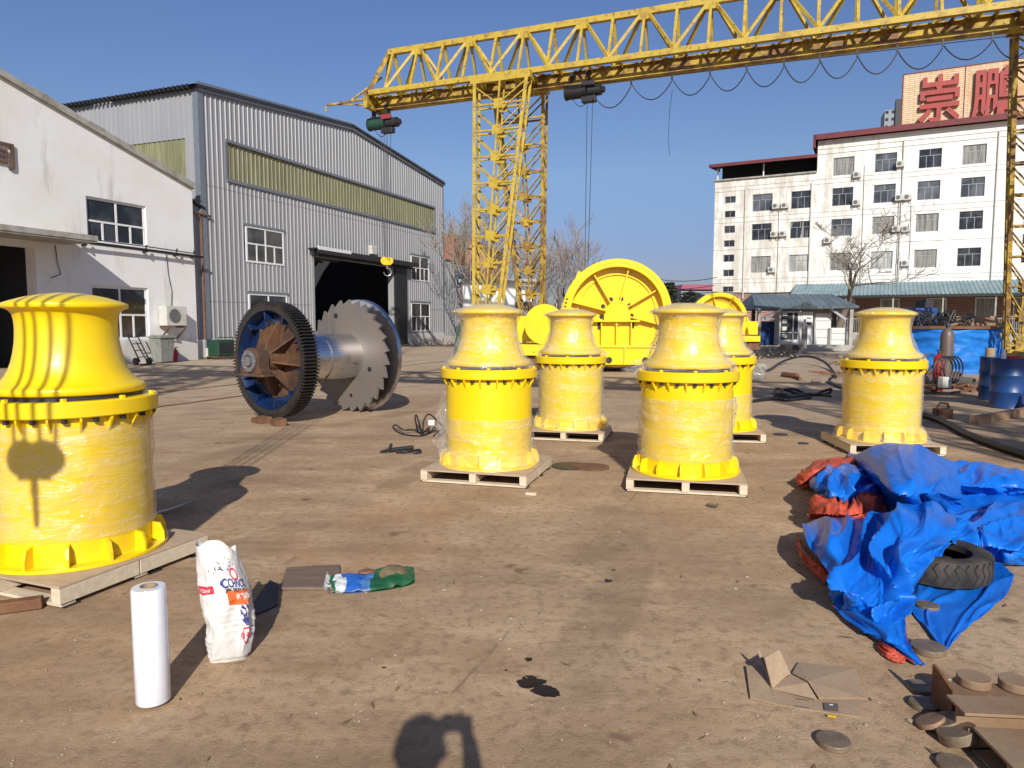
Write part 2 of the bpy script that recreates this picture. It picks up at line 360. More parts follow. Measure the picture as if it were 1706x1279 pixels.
    lap = t.math('LESS_THAN', t.math('ABSOLUTE', t.math('SUBTRACT', t.math('FRACT', t.math('MULTIPLY', q[2], 1/5.1)), .5)), .006); c = t.mix(t.math('MULTIPLY', lap, .5), c, (.12,.12,.12))
    c = t.mix(t.ramp(t.noise(1.0, 6, .75, t.coords((3,3,.12))), [(.64, 0.0), (.74, .5)]), c, (.26,.19,.13)); t.bsdf(c, .45, .1, None); M['clad'] = t.m
    M['trim'] = plain('grey_flashing', (.2,.22,.25), .45, .3)
    t = NT('fibreglass_skylight'); v = t.coords((5,5,.25)); g = t.noise(2.2, 6, .65, v); g2 = t.noise(.8, 4)
    c = t.mix(t.ramp(g, [(.35, 0.0), (.7, 1.0)]), (.16,.155,.08), (.33,.315,.175)); c = t.mix(t.ramp(g2, [(.5, 0.0), (.7, .5)]), c, (.17,.185,.1)); q = t.sep(); wn_ = t.n('TexWhiteNoise', noise_dimensions='1D'); t.l(t.math('FLOOR', t.math('MULTIPLY', t.math('ADD', q[0], q[1]), 1/1.16)), wn_.inputs['W']); c = t.mix(t.ramp(wn_.outputs[0], [(0.0, .35), (1.0, 0.0)]), c, (.13,.12,.06))
    t.bsdf(c, .5, 0); M['frp'] = t.m
    t = NT('window_glass'); g = t.noise(.9, 4); c = t.mix(t.ramp(g, [(.45, 0.0), (.6, 1.0)]), (.02,.022,.024), (.055,.057,.06)); t.bsdf(c, .07, 0, t.bump(t.noise(1.1, 2), .05, .02), 0, .55); M['glass'] = t.m
    t = NT('curtained_glass'); w = t.noise(1.5, 4, .6, t.coords((7,7,.3))); c = t.mix(t.ramp(w, [(.35, 0.0), (.65, 1.0)]), (.12,.12,.11), (.36,.35,.31)); t.bsdf(c, .12, 0, None, 0, .5); M['curtain'] = t.m
    for k_, a_, b_ in (('curtain_pale', (.3,.3,.28), (.5,.49,.45)), ('curtain_half', (.03,.033,.037), (.4,.39,.36))):
        t = NT(k_); w = t.noise(1.1, 4, .6, t.coords((2.2,2.2,.25))); t.bsdf(t.mix(t.ramp(w, [(.46, 0.0), (.56, 1.0)]), a_, b_), .12); M[k_] = t.m
    t = NT('reflecting_glass'); w = t.noise(.6, 3, .5); t.bsdf(t.mix(t.ramp(w, [(.4, 0.0), (.62, 1.0)]), (.05,.055,.062), (.14,.15,.16)), .06); M['glass_grey'] = t.m
    M['frame'] = plain('white_upvc', (.74,.74,.73), .4); M['alu'] = plain('aluminium_frame', (.42,.42,.41), .4, .3); M['dark_frame'] = plain('dark_frame', (.14,.145,.15), .4, .3)
    M['concrete'] = worn('stained_concrete', (.42,.40,.35), (.22,.2,.17), 2, (.45,.7), .9, 0, .3, 20)
    M['red_trim'] = worn('dark_red_eaves', (.17,.028,.03), (.09,.02,.02), 1.5, (.5,.7), .6)
    t = NT('brick'); b = t.n('TexBrick'); mp = t.coords((1,1,1), (rad(90),0,0)); t.l(mp, b.inputs[0]); b.inputs['Scale'].default_value = 1.0
    b.inputs['Brick Width'].default_value = .5; b.inputs['Row Height'].default_value = .16; b.inputs['Mortar Size'].default_value = .02
    b.inputs['Color1'].default_value = (.3,.13,.09,1); b.inputs['Color2'].default_value = (.22,.09,.07,1); b.inputs['Mortar'].default_value = (.36,.32,.28,1)
    t.bsdf(b.outputs[0], .9); M['brick'] = t.m
    t = NT('sign_tiles'); b = t.n('TexBrick'); t.l(t.coords((1,1,1), (rad(90),0,0)), b.inputs[0]); b.inputs['Scale'].default_value = 1.0
    b.inputs['Brick Width'].default_value = .9; b.inputs['Row Height'].default_value = .2; b.inputs['Mortar Size'].default_value = .03
    b.inputs['Color1'].default_value = (.74,.58,.36,1); b.inputs['Color2'].default_value = (.67,.50,.29,1); b.inputs['Mortar'].default_value = (.42,.28,.17,1)
    c = t.mix(t.ramp(t.noise(.5, 5, .6, t.coords((1,1,.5))), [(.5, 0.0), (.66, .7)]), b.outputs[0], (.5,.22,.09)); t.bsdf(c, .7); M['sign'] = t.m
    M['sign_red'] = worn('red_letter_paint', (.42,.065,.055), (.33,.06,.05), 2, (.45,.7), .6)
    M['letter'] = worn('rust_brown_letter', (.13,.075,.05), (.2,.12,.08), 4)
    t = NT('blue_roof_sheet'); g = t.noise(.9, 6, .65); c = t.mix(t.ramp(g, [(.4, 0.0), (.65, 1.0)]), (.12,.235,.27), (.24,.32,.34)); t.bsdf(c, .4, .2); M['blue_roof'] = t.m
    t = NT('grey_blue_tiles'); b = t.n('TexBrick'); t.l(t.coords((1,1,1)), b.inputs[0]); b.inputs['Scale'].default_value = 1; b.inputs['Brick Width'].default_value = .42; b.inputs['Row Height'].default_value = 1.1; b.offset = 0
    b.inputs['Mortar Size'].default_value = .02; b.inputs['Color1'].default_value = (.10,.13,.145,1); b.inputs['Color2'].default_value = (.14,.175,.19,1); b.inputs['Mortar'].default_value = (.05,.06,.07,1)
    t.bsdf(b.outputs[0], .55); M['shed_roof'] = t.m
    # tarpaulins
    def tarp(name, a, b, r):
        t = NT(name); g = t.noise(5, 6, .65); w = t.n('TexWave', wave_type='BANDS'); w.inputs['Scale'].default_value = 60; w2 = t.noise(11, 7, .75, None, 1.5)
        c = t.mix(t.ramp(g, [(.35, 0.0), (.7, 1.0)]), a, b); c = t.mix(t.ramp(t.noise(2.6, 5), [(.62, 0.0), (.75, .05)]), c, (.2,.2,.2))
        t.bsdf(c, r, 0, t.bump(t.math('ADD', g, t.math('MULTIPLY', w2, .6)), .35, .012), 0, .22); return t.m
    M['tarp_blue'] = tarp('blue_tarpaulin', (.006,.125,.55), (.010,.17,.66), .36); M['tarp_orange'] = tarp('orange_tarpaulin', (.46,.07,.04), (.56,.1,.055), .55)
    M['tank_blue'] = tarp('blue_sheet_cover', (.012,.14,.5), (.02,.2,.58), .4)
    M['drum_blue'] = worn('blue_drum_paint', (.010,.055,.2), (.02,.04,.1), 3, (.5,.75), .4, 0, .1, 40)
    t = NT('tyre_rubber'); g = t.noise(8, 6); c = t.mix(t.ramp(g, [(.4, 0.0), (.75, 1.0)]), (.022,.02,.018), (.085,.07,.055)); t.bsdf(c, .8, 0, t.bump(t.noise(50, 4), .3, .004)); M['tyre'] = t.m
    M['card'] = worn('cardboard', (.40,.285,.18), (.33,.22,.135), 4, (.45,.75), .85, 0, .1, 50); M['card_dark'] = plain('cardboard_print', (.12,.09,.075), .8)
    t = NT('film_roll'); w = t.noise(2, 4, .6, t.coords((1,1,14))); w2 = t.noise(7, 5)
    c = t.mix(t.ramp(w2, [(.4, 0.0), (.7, 1.0)]), (.80,.82,.86), (.70,.73,.79)); b = t.bsdf(c, .16, 0, t.bump(t.math('ADD', w, w2), .12, .004), .3, .55); M['roll'] = t.m
    M['card_core'] = plain('cardboard_core', (.34,.25,.17), .85)
    M['sack'] = worn('white_woven_sack', (.72,.70,.66), (.45,.42,.38), 4, (.5,.75), .6, 0, .25, 70)
    M['ink_red'] = plain('red_print', (.55,.03,.06), .6); M['ink_blue'] = plain('blue_print', (.03,.05,.2), .6); M['ink_orange'] = plain('orange_print', (.72,.13,.02), .6); M['ink_black'] = plain('black_print', (.02,.02,.025), .6)
    t = NT('printed_bag'); x = t.sep(); g = t.noise(6, 5); xx = t.math('ADD', x[0], t.math('MULTIPLY', g, .16))
    c = t.ramp(t.math('ADD', t.math('MULTIPLY', xx, 1.55), .38), [(.10, (.55,.57,.53)), (.16, (.02,.12,.05)), (.20, (.55,.57,.57)), (.28, (.02,.11,.42)), (.44, (.06,.16,.36)), (.52, (.012,.085,.03)), (.80, (.02,.11,.04)), (.93, (.4,.4,.36))], 'CONSTANT')
    yy = t.math('ADD', t.math('ADD', x[1], .14), t.math('MULTIPLY', g, .08)); c = t.mix(t.ramp(yy, [(.05, 1.0), (.075, 0.0)]), c, (.55,.56,.55))
    t.bsdf(c, .4, 0, t.bump(t.noise(9, 6, .7, None, 1), .5, .012)); M['print_bag'] = t.m
    M['mortar_lump'] = worn('dried_mortar', (.2,.155,.08), (.11,.085,.05), 12, (.4,.6), .95, 0, .6, 60)
    M['pulp'] = worn('brown_print', (.2,.09,.05), (.3,.16,.1), 20)
    # plants and odds
    M['bark'] = worn('bare_bark', (.15,.12,.09), (.24,.2,.16), 3, (.4,.7), .9); M['twig'] = plain('bare_twig', (.24,.20,.165), .9); M['twig_green'] = plain('budding_twig', (.26,.235,.13), .9)
    M['evergreen'] = plain('dark_leaves', (.035,.05,.022), .7, var=.4)
    M['ac'] = worn('aged_white_plastic', (.62,.60,.54), (.45,.42,.36), 3); M['ac_dark'] = plain('grille_shadow', (.13,.13,.125), .7)
    M['green_m'] = worn('green_hoist_paint', (.012,.06,.035), (.02,.03,.02), 3); M['red_m'] = plain('red_motor_paint', (.26,.03,.04), .5); M['red_ext'] = plain('red_gloss', (.4,.012,.015), .3)
    M['bin'] = worn('grey_bin_plastic', (.27,.275,.25), (.17,.17,.15), 4); M['white_paint'] = worn('scuffed_white_paint', (.66,.66,.63), (.45,.4,.33), 3, (.55,.75), .5)
    M['container_red'] = worn('faded_red_container', (.36,.11,.065), (.25,.08,.05), .8); M['container_grey'] = worn('faded_grey_container', (.32,.31,.36), (.2,.2,.22), .8); M['container_blue'] = worn('faded_blue_container', (.05,.1,.3), (.05,.07,.15), .8)
    M['tan'] = worn('tan_render', (.45,.24,.13), (.36,.2,.11), .5)
    M['gas_grey'] = worn('brown_grey_cylinder', (.11,.085,.075), (.17,.12,.1), 4, (.4,.7), .45); M['gas_silver'] = worn('silver_cylinder', (.3,.28,.26), (.2,.17,.15), 4, (.4,.7), .4)
    t = NT('wet_oil'); t.bsdf((.016,.011,.009), .3, 0, t.bump(t.noise(25, 3), .3, .004), 0, .25); M['oil'] = t.m
    M['pebble'] = worn('stone_chip', (.42,.33,.24), (.3,.225,.16), 20); M['leaf'] = worn('dry_leaf', (.2,.13,.07), (.3,.22,.12), 30)
    M['skin'] = plain('skin', (.5,.29,.2), .55); M['cloth'] = plain('dark_cloth', (.04,.045,.06), .9)
    M['purple'] = plain('pink_roof', (.34,.1,.14), .8); M['distant'] = worn('distant_tower', (.27,.29,.31), (.2,.22,.25), .02)
    M['yellow_tag'] = plain('yellow_hook_paint', (.8,.5,.01), .4); M['beam_tan'] = worn('weathered_beam', (.33,.225,.135), (.26,.15,.08), 3, (.4,.7), .7, .15, .2, 40)
make_materials()

# ================================================================== SETTING
random.seed(7)
g = MB(); n = 60
g.add([(-900,-300,0),(900,-300,0),(900,1500,0),(-900,1500,0)], [(0,1,2,3)])
setting(g.build('ground', M['ground'], smooth=0))
def rail_line(px, py, s0, s1, w=.07):
    p = gp(px, py); d = Vector((.3665,.9304,0)); m = MB()
    m.bar(p + d*s0 + Vector((0,0,.002)), p + d*s1 + Vector((0,0,.002)), w, .012)
    m.bar(p + d*s0 + Vector((-.1,.04,.001)), p + d*s1 + Vector((-.1,.04,.001)), .05, .006)
    return setting(m.build('crane_track', M['rust'], smooth=0))
rail_line(830, 603, -40, 60); rail_line(290, 652, -16, 60, .05)
# ================================================================== BUILDINGS
AG = rad(68.5)
FG = Frame((-13.6, 31.7, 0), AG)
FW = Frame(FG.o - FG.y*.25, AG)
def wall_cells(mb, s0, s1, top, holes, y=0.0, zb=0.0, step=1.5):
    """flat wall with rectangular holes (s0,s1,z0,z1); top(s) gives the roofline"""
    xs = sorted({s0, s1} | {h[0] for h in holes} | {h[1] for h in holes} | {s0 + i*step for i in range(1, int((s1-s0)/step)+1) if s0 + i*step < s1})
    for a, b in zip(xs[:-1], xs[1:]):
        if b - a < 1e-5: continue
        m = (a+b)/2; z = zb
        for h in sorted([h for h in holes if h[0] < m < h[1]], key=lambda h: h[2]):
            if h[2] > z: mb.add([(a,y,z),(b,y,z),(b,y,h[2]),(a,y,h[2])], [(0,1,2,3)])
            z = max(z, h[3])
        mb.add([(a,y,z),(b,y,z),(b,y,top(b)),(a,y,top(a))], [(0,1,2,3)])
def reveals(mb, holes, d, y=0.0):
    for a, b, z0, z1 in holes:
        mb.add([(a,y,z0),(b,y,z0),(b,y,z1),(a,y,z1),(a,y+d,z0),(b,y+d,z0),(b,y+d,z1),(a,y+d,z1)], [(0,4,5,1),(1,5,6,2),(2,6,7,3),(3,7,4,0)])
def ribbed(mb, s0, s1, zb, top, holes, pitch=.29, h=.035, y=0.0):
    n = max(1, round((s1-s0)/pitch)); p = (s1-s0)/n
    for i in range(n):
        a = s0 + i*p; m = a + p/2; z = zb; iv = []
        for q in sorted([q for q in holes if q[0] < m < q[1]], key=lambda q: q[2]):
            if q[2] > z: iv.append((z, q[2], q[2]))
            z = max(z, q[3])
        iv.append((z, top(a), top(a+p)))
        prof = [(a,0),(a+p*.66,0),(a+p*.74,-h),(a+p*.92,-h),(a+p,0)]
        for z0, t0, t1 in iv:
            vs = []
            for x, yy in prof: vs += [(x,y+yy,z0),(x,y+yy,t0+(t1-t0)*(x-a)/p)]
            mb.add(vs, [(2*k,2*k+2,2*k+3,2*k+1) for k in range(4)])
def window(parent, r, y, cols_top=2, cols_bot=4, split=.56, fm='frame', gm='glass', fw=.09, d=.06, rng=None):
    a, b, z0, z1 = r; f = MB(); zs = z0 + (z1-z0)*split
    for q in ((a,b,z0,z0+fw),(a,b,z1-fw,z1),(a,a+fw,z0+fw,z1-fw),(b-fw,b,z0+fw,z1-fw)): f.box(q[0],q[1],y,y+d,q[2],q[3])
    t = fw*.8
    if 0 < split < 1: f.box(a+fw, b-fw, y+.004, y+d-.004, zs-t/2, zs+t/2)
    def mull(n, za, zb):
        for i in range(1, n):
            x = a+fw+(b-a-2*fw)*i/n; f.box(x-t/2, x+t/2, y+.006, y+d-.006, za, zb)
    if 0 < split < 1: mull(cols_top, zs+t/2, z1-fw); mull(cols_bot, z0+fw, zs-t/2)
    else: mull(cols_bot, z0+fw, z1-fw)
    o = f.build('window', M[fm], parent, 0)
    p = MB(); p.add([(a+fw*.5,y+d*.6,z0+fw*.5),(b-fw*.5,y+d*.6,z0+fw*.5),(b-fw*.5,y+d*.6,z1-fw*.5),(a+fw*.5,y+d*.6,z1-fw*.5)], [(0,1,2,3)])
    p.build('pane', M[gm], o, 0)
    return o

# ---- grey corrugated warehouse
wh = thing('warehouse', 'grey corrugated metal warehouse with long yellowish skylight strip and dark open doorway', 'warehouse', FG.o, AG)
eave, ridge, W1 = 11.75, 12.93, 23.1
def wtop(s): return eave + (ridge-eave)*(1 - abs(s-11.55)/11.55)
sky_r = (1.58, 21.85, 8.16, 9.79)
wins = [(2.64,5.36,4.48,6.2),(18.35,20.9,4.48,6.2),(2.7,5.5,1.2,3.02),(18.3,21.0,1.0,3.0)]
door = (7.7, 15.9, -.1, 5.15)
m = MB(); ribbed(m, 0.22, W1, .85, lambda s: wtop(s)-.02, wins+[sky_r, door]); m.build('front_cladding', M['clad'], wh, 0)
m = MB()                                                  # end wall (local -x side) runs inward
Rm = Matrix(((0,-1,0,0),(1,0,0,0),(0,0,1,0),(0,0,0,1)))
sm = MB(); ribbed(sm, -40, -.22, .5, lambda s: eave-.02, [(-12,-.7,7.2,9.66)])
m.add([(0.0 + v[1], -v[0], v[2]) for v in sm.v], sm.f); m.build('side_cladding', M['clad'], wh, 0)
m = MB(); m.box(.03,.05,.7,12,7.2,9.66); 
m.build('side_skylight', M['frp'], wh, 0)
m = MB(); sm = MB(); ribbed(sm, sky_r[0], sky_r[1], sky_r[2]-.02, lambda s: sky_r[3]+.02, [], .29, .03, .05); m.add(sm.v, sm.f); m.build('skylight', M['frp'], wh, 0)
m = MB()
m.box(-.06,.24,-.06,.24,.5,eave+.05)                      # corner flashing
m.box(W1-.02,W1+.14,-.05,.2,.5,eave)
for a, b in ((0-.1, 11.55), (11.55, W1+.14)):             # verge trim along the roofline
    za, zb = wtop(max(0,a)), wtop(min(b,W1)); m.bar((a,-.07,za+.02),(b,-.07,zb+.02),.12,.36)
m.box(sky_r[0]-.06,sky_r[1]+.06,-.07,.02,sky_r[3],sky_r[3]+.13); m.box(sky_r[0]-.06,sky_r[1]+.06,-.09,.02,sky_r[2]-.14,sky_r[2])
m.box(sky_r[0]-.1,sky_r[0],-.06,.02,sky_r[2],sky_r[3]); m.box(sky_r[1],sky_r[1]+.1,-.06,.02,sky_r[2],sky_r[3])
for w in wins: m.box(w[0]-.08,w[1]+.08,-.075,.0,w[3],w[3]+.1)
m.build('trim', M['trim'], wh, 0)
each('plinth', M['white_wall'], wh, [MB().box(-.02,7.5,-.06,.3,0,.86), MB().box(16.1,W1+.1,-.06,.3,0,.86)], 0)
for i, w in enumerate(wins): window(wh, w, -.045, 2, 4, .52, gm='glass')
m = MB()
for s, zc in ((0.0, 1), (1.0, 1)): pass
for y0, y1 in ((-.2,5),(6.2,10),(11.2,16),(17.2,24),(25.2,40)):              # gaps added in the unseen roof to let sun into the dark interior
    for d in (0, .1): m.add([(-.3,y0,eave-.06+d),(11.55,y0,ridge+d),(11.55,y1,ridge+d),(-.3,y1,eave-.06+d),(W1+.3,y0,eave-.06+d),(W1+.3,y1,eave-.06+d)], [(0,1,2,3),(1,4,5,2)])
for k in range(150): m.box(-.34,-.1,.2+k*.26,.32+k*.26,eave-.1,eave+.06)
m.build('roof', M['dark'], wh, 0)
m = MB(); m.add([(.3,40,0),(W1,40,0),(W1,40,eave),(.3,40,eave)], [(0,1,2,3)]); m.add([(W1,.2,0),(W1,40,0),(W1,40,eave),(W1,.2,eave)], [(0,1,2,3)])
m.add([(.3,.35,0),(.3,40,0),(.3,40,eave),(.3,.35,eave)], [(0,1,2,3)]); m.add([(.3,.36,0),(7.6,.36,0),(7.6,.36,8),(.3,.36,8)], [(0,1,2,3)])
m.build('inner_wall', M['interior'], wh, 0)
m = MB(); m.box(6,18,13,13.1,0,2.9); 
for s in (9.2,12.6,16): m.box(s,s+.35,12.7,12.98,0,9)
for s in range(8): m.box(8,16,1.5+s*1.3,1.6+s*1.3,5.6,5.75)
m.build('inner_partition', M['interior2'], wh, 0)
each('door_frame', M['alu'], wh, [MB().box(7.5,7.7,-.1,.3,0,5.2), MB().box(15.9,16.1,-.1,.3,0,5.2)], 0)
m = MB(); m.box(7.35,18.2,-.62,-.0,5.52,5.6); m.box(7.35,18.2,-.64,-.56,5.3,5.6); m.box(7.4,18.1,-.3,-.14,5.2,5.5); m.box(15.95,17.4,-.24,-.12,.15,5.25)
m.build('sliding_door', M['dark'], wh, 0)
m = MB(); m.box(7.36,10.4,-.66,-.58,5.5,5.68); m.build('awning_strip', M['frame'], wh, 0)
m = MB(); m.box(13.15,13.75,-.28,-.04,5.78,6.3); m.build('wall_lamp', M['ac'], wh, 0, .02)
# low lean-to at the far end
an = thing('lean_to', 'low grey corrugated lean-to at the far end of the warehouse', 'shed', FG.o + FG.x*23.3, AG)
m = MB(); ribbed(m, 0, 2.2, .6, lambda s: 6.3 - s*.12, []); m.build('cladding', M['clad'], an, 0)
m = MB(); m.box(-.05,2.4,-.12,6,6.28,6.36); m.build('roof', M['trim'], an, 0); m = MB(); m.box(0,2.2,-.04,.2,0,.6); m.box(2.1,2.22,0,6,0,6.2); m.build('plinth', M['white_wall'], an, 0)
# ---- white rendered workshop in front, gable to the yard
ws = thing('workshop', 'white rendered workshop with sloping gable, two windows and concrete canopy', 'workshop', FW.o, AG)
def gtop(s): return 7.36 + .284*(-.72 - s) if s > -14.4 else 7.36 + .284*(13.68) - .284*(-14.4 - s)
ww = [(-5.72,-3.14,4.58,6.2),(-5.68,-3.2,.95,2.98)]
wdoor = (-14.6, -7.7, -.1, 4.15)
m = MB(); wall_cells(m, -28, -.75, gtop, ww+[wdoor]); reveals(m, ww, .16); reveals(m, [wdoor], .5)
m.add([(-.75,0,0),(-.75,9,0),(-.75,9,7.3),(-.75,0,7.3)], [(0,1,2,3)]); m.build('wall', M['white_wall'], ws, 0)
for w in ww: window(ws, w, .07, 2, 4, .47, gm='glass' if w[2] > 3 else 'glass')
m = MB(); random.seed(5)                                  # old concrete coping with broken edge
k = 40; pts = [-28 + 27.3*i/k for i in range(k+1)]
for a, b in zip(pts[:-1], pts[1:]):
    h = .2 + random.uniform(-.03,.06); m.bar((a,.06,gtop(a)+.06),(b,.06,gtop(b)+.06),.3,h); m.bar((a,-.06,gtop(a)-.05),(b,-.06,gtop(b)-.05),.16,.05)
m.build('coping', M['concrete'], ws, 0)
m = MB(); m.add([(-28,.1,gtop(-28)),(-14.4,.1,gtop(-14.4)),(-14.4,9,gtop(-14.4)),(-28,9,gtop(-28)),(-.7,.1,gtop(-.7)),(-.7,9,gtop(-.7))], [(0,1,2,3),(1,4,5,2)]); m.build('roof', M['concrete'], ws, 0)
m = MB(); m.box(-15.5,-6.5,-1.5,.02,4.42,4.6); m.box(-15.5,-6.52,-1.47,.0,4.36,4.42); m.build('canopy', M['concrete'], ws, 0)
each('inner_wall', M['interior'], ws, [MB().box(-15.2,-7.2,8.9,9,0,8), MB().box(-15.2,-15.1,.5,9,0,8), MB().box(-7.35,-7.25,.5,9,0,8)], 0)
m = MB(); m.tube([(-6.7,-.2,4.5),(-3,-.2,4.46),(-.5,-.22,4.42)], .05, 8); m.tube([(-5.9,-.12,4.63),(-3,-.12,4.6),(-1,-.14,4.55)], .022, 6)
for s in (-6.0,-3.4,-1.9,-1.0): m.box(s,s+.05,-.25,0,4.36,4.44); m.tube([(s,-.2,4.5),(s+.02,-.24,4.66)], .03, 6)
m.build('wall_pipe', M['black'], ws)
m = MB(); 
def sag(p, q, dz, n=10): 
    p = Vector(p); q = Vector(q); return [p.lerp(q, i/n) - Vector((0,0,dz*4*(i/n)*(1-i/n))) for i in range(n+1)]
m.tube([(-2.25,-.03,4.4),(-2.2,-.03,3.6),(-2.05,-.03,2.9),(-2.1,-.03,2.3)], .012, 5); m.tube([(-7.0,-.03,4.3),(-6.95,-.03,3.7),(-6.85,-.03,3.3),(-7.2,-.03,3.15)], .014, 5)
m.build('loose_wire', M['black'], ws)
me = text_mesh('间', 1.0, .06, .012)
o = link('lettering', me, M['letter'], ws); o.rotation_euler = (rad(90), 0, 0); a = FW.sz(2, 265); o.location = (a[0]-.02, -.05, a[1]+.08); o.scale = (.95,.95,1)
me = text_mesh('车', 1.0, .06, .012); o = link('lettering', me, M['letter'], ws); o.rotation_euler = (rad(90), 0, 0); o.location = (a[0]-1.9, -.05, a[1]+.08)
# narrow clad bay between the two
bay = thing('clad_bay', 'narrow grey corrugated bay between white workshop and warehouse corner', 'shed', FG.o, AG)
m = MB(); ribbed(m, -1.0, -.08, .85, lambda s: 7.0-.35*(s+1), [], .23, .03, .1); m.build('cladding', M['clad'], bay, 0)
m = MB(); m.bar((-1.0,.02,7.02),(.1,.02,6.6),.3,.08); m.build('roof_edge', M['dark'], bay, 0)
m = MB(); m.box(-1.0,-.04,.03,.3,0,.86); m.build('plinth', M['white_wall'], bay, 0)
m = MB(); m.tube([(-.1,-.05,6.4),(-.1,-.05,.9)], .045, 8); m.tube([(-.5,-.1,6.35),(.4,-.12,6.3)], .05, 8); m.build('downpipe', M['rust'], bay)

# ---- white apartment block far right
AA = rad(-27.3); FA = Frame((44, 68, 0), AA)
ap = thing('apartment_block', 'white flaking five storey block with red eaves and rows of windows', 'building', FA.o, AA)
S0, SM, S1 = -24.55, -14.3, 14.0
rows = [(16.46,18.25),(13.44,15.24),(10.4,12.13),(6.95,8.7)]
cols = {'1':(-20.58,-18.56),'2':(-16.72,-14.74),'3':(-12.8,-10.86),'4':(-9.03,-7.1),'5':(-5.25,-3.33),'6':(-1.66,.26),'9':(8.0,9.9)}
hol = []; wk = []; wr = random.Random(21)
curt = {('1',3),('2',3),('3',0),('3',3),('4',2),('4',3),('5',2),('5',3),('6',0)}
for c, (a, b) in cols.items():
    for i, (z0, z1) in enumerate(rows):
        if c in '12' and i == 0: continue
        hol.append((a,b,z0,z1)); wk.append((a,b,z0,z1,2,3,.66,wr.choice(('curtain','curtain_pale','curtain')) if (c,i) in curt else wr.choice(('glass_grey','glass_grey','curtain_half','glass'))))
for (z0, z1) in ((14.53,15.24),(13.0,13.7),(11.32,12.1),(9.84,10.55),(8.22,9.0),(6.66,7.38),(4.95,5.56)):
    hol.append((-23.47,-22.33,z0,z1)); wk.append((-23.47,-22.33,z0,z1,2,2,0,'glass'))
for z0 in (17.3,15.6,13.9,12.2,10.5,8.8): hol.append((3.4,5.2,z0,z0+.95)); wk.append((3.4,5.2,z0,z0+.95,2,2,0,'glass'))
m = MB(); wall_cells(m, S0, SM, lambda s: 17.0, [h for h in hol if h[1] < SM], 0, 4.75, 40); wall_cells(m, SM, S1, lambda s: 20.1, [h for h in hol if h[0] > SM], 0, 4.75, 40)
reveals(m, hol, .22)
m.add([(S0,0,0),(S0,14,0),(S0,14,17),(S0,0,17)], [(0,1,2,3)]); m.add([(SM,0,17),(SM,14,17),(SM,14,20.1),(SM,0,20.1)], [(0,1,2,3)])
m.add([(S0,14,0),(S1,14,0),(S1,14,20),(S0,14,17)], [(0,1,2,3)]); m.add([(S1,0,0),(S1,14,0),(S1,14,20),(S1,0,20)], [(0,1,2,3)])
m.build('wall', M['facade'], ap, 0)
m = MB(); m.box(S0+.02,S1,.04,.2,0,4.72); m.build('brick_base', M['brick'], ap, 0)
m = MB()
for z in (16.2,15.75,12.9,12.4,9.5,6.3,5.9): m.box(S0,SM if z > 17 else S1,-.025,.0,z,z+.03)
for z in (19.2,18.7): m.box(SM,S1,-.03,.0,z,z+.05)
m.box(S0-.2,SM,-.2,.3,16.95,17.1); m.build('string_course', M['concrete'], ap, 0)
for a, b, z0, z1, ct, cb, sp, gm in wk: window(ap, (a,b,z0,z1), .1, ct, cb, sp, 'alu', gm, .05, .06)
m = MB(); m.add([(S0-.5,-1.0,18.5),(SM,-1.0,18.5),(SM,5,19.3),(S0-.5,5,19.3)], [(0,1,2,3)]); m.box(S0-.5,SM,-1.05,-.95,18.3,18.62); m.add([(S0-.5,-1,18.3),(S0-.5,5,18.9),(S0-.5,5,19.3),(S0-.5,-1,18.62)], [(0,1,2,3)])
m.box(SM-.3,S1,-.7,14,20.25,20.4); m.box(SM-.4,S1,-.75,-.6,20.1,20.62); m.box(SM-.42,SM-.2,-.75,8,19.3,20.62); m.add([(SM-.3,-.6,20.3),(SM-.02,-.02,18.4),(SM-.02,4,18.4),(SM-.3,4,20.3)], [(0,1,2,3)])
m.build('eaves', M['red_trim'], ap, 0)
m = MB(); m.box(S0+.3,SM-.05,2.2,2.4,17,18.9); m.add([(S0,-.9,18.45),(SM,-.9,18.45),(SM,5,19.2),(S0,5,19.2)], [(0,1,2,3)]); m.box(S0+.1,S1,.3,13.9,16.9,16.98); m.box(SM+.1,S1-.1,.1,13.9,19.9,20.0); m.build('roof_deck', M['interior'], ap, 0)
each('roof_post', M['frame'], ap, [MB().box(s,s+.12,.0,.12,17.1,18.4) for s in (S0+.2, -19.6)], 0)
for s, zt in ((-21.3,15.9),(-14.75,16.0),(-6.55,19.2),(1.15,19.2)):
    m = MB(); m.tube([(s,-.09,4.2),(s,-.09,zt),(s+.15,-.02,zt+.15)], .07, 8); m.build('drainpipe', M['ac'], ap)
m = MB()
for s, z0, z1 in ((-17.9,4.5,14.2),(-9.95,4.5,17.2),(-6.8,4.5,13.5),(-5.7,6,13)): m.tube([(s,-.05,z0),(s+.05,-.05,(z0+z1)/2),(s,-.05,z1)], .02, 5)
m.tube(sag((S0,-.1,5.0),(-14,-.1,4.9),.15)+sag((-14,-.1,4.9),(2,-.1,5.0),.2)[1:], .03, 5)
m.build('facade_wire', M['black'], ap)
